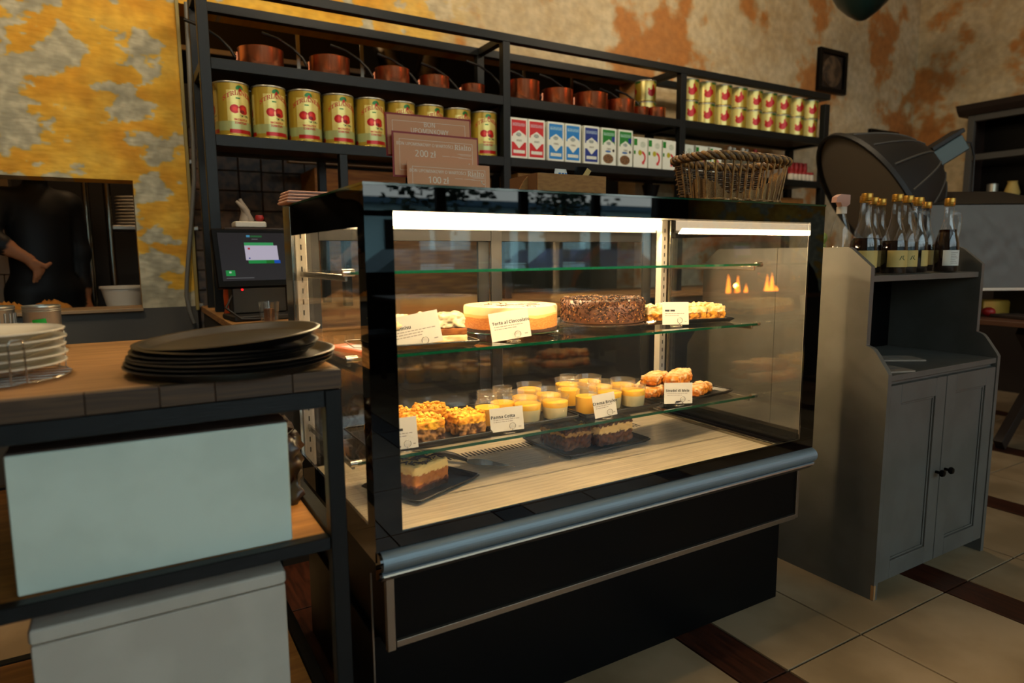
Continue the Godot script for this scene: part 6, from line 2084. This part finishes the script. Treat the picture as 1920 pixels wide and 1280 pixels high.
	# framed reliefs on the back wall
	for k in 2:
		var w: float = [0.36, 0.42][k]
		var h: float = [0.33, 0.3][k]
		var fr := thing("framed_relief", ["dark framed oval relief above the shelf's right end", "small dark framed picture behind the softbox"][k], "picture frame", Vector3([4.65, 5.42][k], [2.39, 1.86][k], -2.2495))
		put("frame", frame_mesh(Vector3(-w / 2, 0, 0), Vector3(w / 2, h, 0.035), 0.035), M.case_panel, fr)
		put("backing", bx(Vector3(-w / 2 + 0.03, 0.03, 0.0), Vector3(w / 2 - 0.03, h - 0.03, 0.01)), M.wood_dark, fr)
		m = MB.new()
		m.xf = Transform3D(Basis(Vector3.RIGHT, PI / 2), Vector3(0, h / 2, 0.01))
		m.lathe(V2([0.125, 0.0, 0.12, 0.012, 0.08, 0.02, 0.0, 0.022]), 32)
		put("oval_relief", m.mesh(), M.brown_tile, fr)
	# pendant hanging at the top edge
	o = thing("pendant_lamp", "dark green teardrop pendant hanging at the top edge", "pendant lamp", Vector3(3.86, 2.6, -1.5))
	put("shade", lathed([0.0, 0.0, 0.03, 0.008, 0.09, 0.05, 0.15, 0.11, 0.19, 0.18, 0.20, 0.25, 0.18, 0.31, 0.12, 0.36, 0.04, 0.39, 0.02, 0.40], 40), M.pendant_green, o)
	m = MB.new()
	m.tube([Vector3(0, 0.39, 0), Vector3(0, 1.6, 0)], 0.006, 8)
	put("cord", m.mesh(), M.rubber_black, o)

# outline in (x, y) pushed along z
func along_z(poly: PackedVector2Array, z0: float, z1: float) -> ArrayMesh:
	var b := MB.new()
	b.prism(poly, z0, z1)
	return b.mesh()

# ---------------------------------------------------------------- till and small things behind the case
func behind_case() -> void:
	var o := thing("till_monitor", "black touchscreen till showing a green and white dialog", "monitor", Vector3(0.045, 0.88, -1.38), 0.1)
	var t := Vector3(-0.28, 0, 0)
	var tilt := Basis(Vector3.RIGHT, -0.28)
	var m := MB.new()
	m.xf = Transform3D(tilt, Vector3(0, 0.12, 0))
	m.box(Vector3(-0.15, 0.0, -0.03), Vector3(0.15, 0.225, 0.0), 0.006)
	put("housing", m.mesh(), M.case_panel, o)
	m = MB.new()
	m.xf = Transform3D(tilt, Vector3(0, 0.12, 0))
	m.quad(Vector3(-0.13, 0.025, 0.001), Vector3(0.13, 0.025, 0.001), Vector3(0.13, 0.208, 0.001), Vector3(-0.13, 0.208, 0.001), Vector3(0, 0, 1))
	var sm := mat("screen", Color(0.02, 0.02, 0.02), 0.25)
	sm.emission_enabled = true
	sm.emission = Color(1, 1, 1)
	sm.emission_operator = BaseMaterial3D.EMISSION_OP_MULTIPLY
	sm.emission_texture = ImageTexture.create_from_image(screen_image())
	sm.emission_energy_multiplier = 0.55
	put("screen", m.mesh(), sm, o)
	put("foot", bx(Vector3(-0.12, 0.0, -0.1), Vector3(0.12, 0.02, 0.08), 0.005), M.rubber_black, o)
	put("neck", bx(Vector3(-0.1, 0.02, -0.08), Vector3(0.1, 0.14, -0.02), 0.006), M.rubber_black, o)
	m = MB.new()
	m.tube([Vector3(-0.07, 0.112, 0.005), Vector3(-0.07, 0.112, 0.012)], 0.004, 8)
	put("power_light", m.mesh(), lamp_mat("red_light", Color(1.0, 0.05, 0.1), 1.2), o)
	m = MB.new()
	m.tube([Vector3(-0.1, 0.09, -0.02), Vector3(-0.14, 0.05, 0.05), Vector3(-0.1, 0.012, 0.1), Vector3(0.0, 0.008, 0.12)], 0.004, 6)
	put("cable", m.mesh(), M.rubber_black, o)
	o = thing("water_glass", "short tumbler standing by the till", "glass", Vector3(0.035, 0.8805, -1.19))
	put("glass", lathed([0.0, 0.003, 0.028, 0.003, 0.036, 0.075, 0.034, 0.075, 0.027, 0.008, 0.0, 0.008], 28), M.jar_glass, o)
	put("toothpick_bundle", lathed([0.0, 0.009, 0.018, 0.009, 0.018, 0.05, 0.0, 0.052], 14), M.table_wood, o)
	o = thing("receipt_paper", "white receipt lying beside the tumbler", "paper", Vector3(0.12, 0.8805, -1.17), 0.1)
	put("sheet", bx(Vector3(-0.05, 0, -0.04), Vector3(0.05, 0.002, 0.04)), M.card_white, o)
	# sundries on a dark box behind the till
	o = thing("dark_crate", "dark crate behind the till", "crate", Vector3(0.06, 0.8805, -1.68))
	put("crate_body", bx(Vector3(-0.10, 0, -0.09), Vector3(0.24, 0.33, 0.09), 0.004), M.case_panel, o)
	put("crate_lid", bx(Vector3(-0.103, 0.33, -0.093), Vector3(0.243, 0.345, 0.093), 0.003), M.shelf_wood, o)
	tag(put("folded_napkin", bx(Vector3(-0.06, 0, -0.05), Vector3(0.06, 0.025, 0.05), 0.006), M.plastic_white, self, Vector3(0.06, 1.227, -1.66)), "folded pale napkins on the dark crate", "napkins")
	m = MB.new()
	m.tube([Vector3(0, 0, 0), Vector3(0.005, 0.04, 0), Vector3(-0.015, 0.09, 0)], [0.022, 0.018, 0.006], 10)
	m.tube([Vector3(0.02, 0, 0), Vector3(0.0, 0.05, 0.01), Vector3(-0.03, 0.08, 0.01)], [0.018, 0.012, 0.005], 10)
	tag(put("figurine", m.mesh(), M.paper_grey, self, Vector3(0.045, 1.2525, -1.66)), "small grey figurine standing on the pale napkins", "figurine")
	tag(put("red_apple", lathed([0.0, 0.0, 0.012, 0.003, 0.018, 0.014, 0.014, 0.026, 0.0, 0.025], 16), M.red, self, Vector3(0.10, 1.2525, -1.65)), "small red apple beside the grey figurine", "fruit")
	o = thing("snack_packet", "colourful snack packet left of the till", "packet", Vector3(-0.035, 0.8805, -1.52), 0.3)
	put("packet", lump(Vector3(0.07, 0.14, 0.04), 10, 0.015, 0.008, 18.0, 64, func(p, nv): return lin(0.60, 0.22, 0.05) if p.x + nv < 0.55 else lin(0.45, 0.42, 0.06)), M.food_glossy, o)
	# packet seen through the left glass on the middle case shelf
	o = thing("orange_packet", "orange packet with a pale blue window at the left shelf end", "packet", Vector3(0.062, SB + 0.0005, -0.29), 0.25)
	put("pouch", bx(Vector3(-0.028, 0, -0.075), Vector3(0.028, 0.012, 0.075), 0.004), M.orange, o)
	put("window", bx(Vector3(-0.02, 0.012, -0.03), Vector3(0.022, 0.0128, 0.06)), M.pale_blue, o)

# ---------------------------------------------------------------- the cook behind the hatch
var fld := PackedFloat32Array()
var own := PackedInt32Array()
func body_mesh(b: MB, bones: Array, lo: Vector3, hi: Vector3, cell: float, k: float) -> void:
	var n := Vector3i(((hi - lo) / cell).ceil()) + Vector3i.ONE
	fld.resize(n.x * n.y * n.z)
	fld.fill(1.0)
	own.resize(fld.size())
	own.fill(0)
	var near := PackedFloat32Array()
	near.resize(fld.size())
	near.fill(9.0)
	for bi in bones.size():
		var q: Array = bones[bi]
		var pa: Vector3 = q[0]
		var pb: Vector3 = q[1]
		var ra: float = q[2]
		var rb: float = q[3]
		var flat: float = q[5] if q.size() > 5 else 1.0
		var rm := maxf(ra, rb) * maxf(1.0, flat) + k + cell * 2.0
		var bl := Vector3(minf(pa.x, pb.x), minf(pa.y, pb.y), minf(pa.z, pb.z)) - Vector3.ONE * rm
		var bh := Vector3(maxf(pa.x, pb.x), maxf(pa.y, pb.y), maxf(pa.z, pb.z)) + Vector3.ONE * rm
		var i0 := Vector3i(((bl - lo) / cell).floor()).clamp(Vector3i.ZERO, n - Vector3i.ONE)
		var i1 := Vector3i(((bh - lo) / cell).ceil()).clamp(Vector3i.ZERO, n - Vector3i.ONE)
		var ab := pb - pa
		var l2 := maxf(ab.length_squared(), 1e-9)
		for z in range(i0.z, i1.z + 1):
			for y in range(i0.y, i1.y + 1):
				for x in range(i0.x, i1.x + 1):
					var p := lo + Vector3(x, y, z) * cell
					var t := clampf((p - pa).dot(ab) / l2, 0.0, 1.0)
					var dv := p - pa - ab * t
					dv.z *= flat
					var d := dv.length() - lerpf(ra, rb, t)
					var id := (z * n.y + y) * n.x + x
					if d < near[id]:
						near[id] = d
						own[id] = bi
					var e := fld[id]
					var h := maxf(k - absf(e - d), 0.0) / k
					fld[id] = minf(e, d) - h * h * k * 0.25
	# surface nets
	var vid := {}
	var pts := []
	var cl := []
	var nr := []
	var step := [1, n.x, n.x * n.y]
	var corner := []
	for c in 8: corner.append((c & 1) + ((c >> 1) & 1) * step[1] + ((c >> 2) & 1) * step[2])
	for z in n.z - 1:
		for y in n.y - 1:
			for x in n.x - 1:
				var id: int = z * step[2] + y * step[1] + x
				var f0 := fld[id] < 0.0
				var mixed := false
				for c in range(1, 8):
					if (fld[id + corner[c]] < 0.0) != f0:
						mixed = true
						break
				if not mixed: continue
				var s := Vector3.ZERO
				var cnt := 0
				for c in 8:
					for ax in 3:
						if c & (1 << ax): continue
						var e := c | (1 << ax)
						var va := fld[id + corner[c]]
						var vb := fld[id + corner[e]]
						if (va < 0.0) != (vb < 0.0):
							var w := Vector3(c & 1, (c >> 1) & 1, (c >> 2) & 1)
							w[ax] += va / (va - vb)
							s += w
							cnt += 1
				vid[id] = pts.size()
				pts.append(lo + (Vector3(x, y, z) + s / cnt) * cell)
				nr.append(Vector3(fld[id + 1] - fld[id] + fld[id + corner[7]] - fld[id + corner[6]], fld[id + step[1]] - fld[id] + fld[id + corner[7]] - fld[id + corner[5]], fld[id + step[2]] - fld[id] + fld[id + corner[7]] - fld[id + corner[3]]).normalized())
				cl.append((bones[own[id]] as Array)[4])
	for id in vid:
		for ax in 3:
			if (fld[id] < 0.0) == (fld[id + step[ax]] < 0.0): continue
			var p: int = step[(ax + 1) % 3]
			var q: int = step[(ax + 2) % 3]
			if not (vid.has(id - p) and vid.has(id - q) and vid.has(id - p - q)): continue
			var a: int = vid[id]
			var b1: int = vid[id - p]
			var c1: int = vid[id - p - q]
			var d1: int = vid[id - q]
			b.tri(pts[a], pts[b1], pts[c1], nr[a], nr[b1], nr[c1], Vector2.ZERO, Vector2.ZERO, Vector2.ZERO, cl[a], cl[b1], cl[c1])
			b.tri(pts[a], pts[c1], pts[d1], nr[a], nr[c1], nr[d1], Vector2.ZERO, Vector2.ZERO, Vector2.ZERO, cl[a], cl[c1], cl[d1])

func cook() -> void:
	var cloth := lin(0.07, 0.065, 0.065)
	var skin := lin(0.66, 0.43, 0.28)
	var o := thing("person", "person in a black shirt standing behind the hatch, one hand at the waist", "person", Vector3(-0.76, 0.0, -3.04), 0.5)
	var bones := [
		[Vector3(0, 0.95, 0), Vector3(0, 1.12, 0), 0.15, 0.135, cloth, 1.35],
		[Vector3(0, 1.12, 0), Vector3(0, 1.33, 0.0), 0.135, 0.155, cloth, 1.35],
		[Vector3(-0.13, 1.40, 0), Vector3(0.13, 1.40, 0), 0.07, 0.07, cloth],
		[Vector3(0, 1.42, 0.0), Vector3(0, 1.50, 0.015), 0.055, 0.05, cloth],
		[Vector3(0, 1.58, 0.03), Vector3(0, 1.66, 0.015), 0.07, 0.085, skin],
		[Vector3(0, 1.545, 0.07), Vector3(0, 1.56, 0.06), 0.03, 0.035, skin],
		[Vector3(0, 1.585, 0.105), Vector3(0, 1.60, 0.095), 0.012, 0.01, skin],
		[Vector3(-0.085, 1.59, 0.01), Vector3(-0.088, 1.61, 0.005), 0.014, 0.014, skin],
		[Vector3(0.085, 1.59, 0.01), Vector3(0.088, 1.61, 0.005), 0.014, 0.014, skin],
		# arm bent to the waist
		[Vector3(-0.165, 1.395, 0), Vector3(-0.255, 1.215, 0.06), 0.06, 0.05, cloth],
		[Vector3(-0.255, 1.215, 0.06), Vector3(-0.215, 1.18, 0.10), 0.05, 0.046, cloth],
		[Vector3(-0.215, 1.18, 0.10), Vector3(-0.125, 1.105, 0.165), 0.038, 0.027, skin],
		# hanging arm
		[Vector3(0.165, 1.395, 0), Vector3(0.205, 1.14, -0.02), 0.06, 0.048, cloth],
		[Vector3(0.205, 1.14, -0.02), Vector3(0.195, 0.95, 0.0), 0.045, 0.036, cloth],
		[Vector3(0.195, 0.95, 0.0), Vector3(0.185, 0.84, 0.03), 0.032, 0.026, skin],
		[Vector3(0.183, 0.825, 0.032), Vector3(0.175, 0.76, 0.045), 0.032, 0.022, skin],
		# legs
		[Vector3(-0.085, 0.93, 0), Vector3(-0.10, 0.50, 0.0), 0.095, 0.065, cloth],
		[Vector3(-0.10, 0.50, 0.0), Vector3(-0.10, 0.10, -0.02), 0.062, 0.045, cloth],
		[Vector3(-0.10, 0.045, -0.02), Vector3(-0.11, 0.04, 0.13), 0.044, 0.038, cloth],
		[Vector3(0.085, 0.93, 0), Vector3(0.10, 0.50, 0.0), 0.095, 0.065, cloth],
		[Vector3(0.10, 0.50, 0.0), Vector3(0.10, 0.10, -0.02), 0.062, 0.045, cloth],
		[Vector3(0.10, 0.045, -0.02), Vector3(0.11, 0.04, 0.13), 0.044, 0.038, cloth],
	]
	var b := MB.new()
	body_mesh(b, bones, Vector3(-0.36, 0.0, -0.2), Vector3(0.32, 1.80, 0.26), 0.015, 0.035)
	# hand on a finer grid: palm, four bent fingers, thumb
	var w := Vector3(-0.125, 1.105, 0.165)
	var hand := [
		[w + Vector3(-0.012, 0.01, -0.008), w + Vector3(0.02, -0.03, 0.012), 0.025, 0.026, skin],
		[w + Vector3(0.005, -0.02, 0.01), w + Vector3(0.03, -0.058, 0.012), 0.022, 0.02, skin],
	]
	for k in 4:
		var base := w + Vector3(0.012 + k * 0.014, -0.058 + k * 0.009, 0.018 - k * 0.004)
		var l: float = [0.030, 0.034, 0.031, 0.024][k]
		var k1 := base + Vector3(-0.006, -l, 0.006)
		var k2 := k1 + Vector3(-0.004, -l * 0.7, -0.008)
		hand.append([base, k1, 0.0095, 0.0088, skin])
		hand.append([k1, k2, 0.0088, 0.0076, skin])
	hand.append([w + Vector3(0.015, -0.015, 0.025), w + Vector3(0.05, -0.035, 0.04), 0.014, 0.011, skin])
	hand.append([w + Vector3(0.05, -0.035, 0.04), w + Vector3(0.075, -0.02, 0.035), 0.0105, 0.0085, skin])
	body_mesh(b, hand, w + Vector3(-0.06, -0.15, -0.05), w + Vector3(0.12, 0.06, 0.08), 0.0042, 0.006)
	put("body", b.mesh(), M.food, o)
	var hr := MB.new()
	var g := []
	for i in 10:
		var row := []
		for j in 24:
			var ph := i / 9.0 * 1.75
			var a := TAU * j / 24
			var rr := 0.097 if sin(a) < 0.55 or ph < 0.9 else 0.085
			row.append(Vector3(cos(a) * sin(ph) * rr, 1.645 + cos(ph) * 0.105, 0.012 + sin(a) * sin(ph) * rr))
		g.append(row)
	hr.grid(g, -1.0, [], true)
	put("hair", hr.mesh(), M.hair, o)
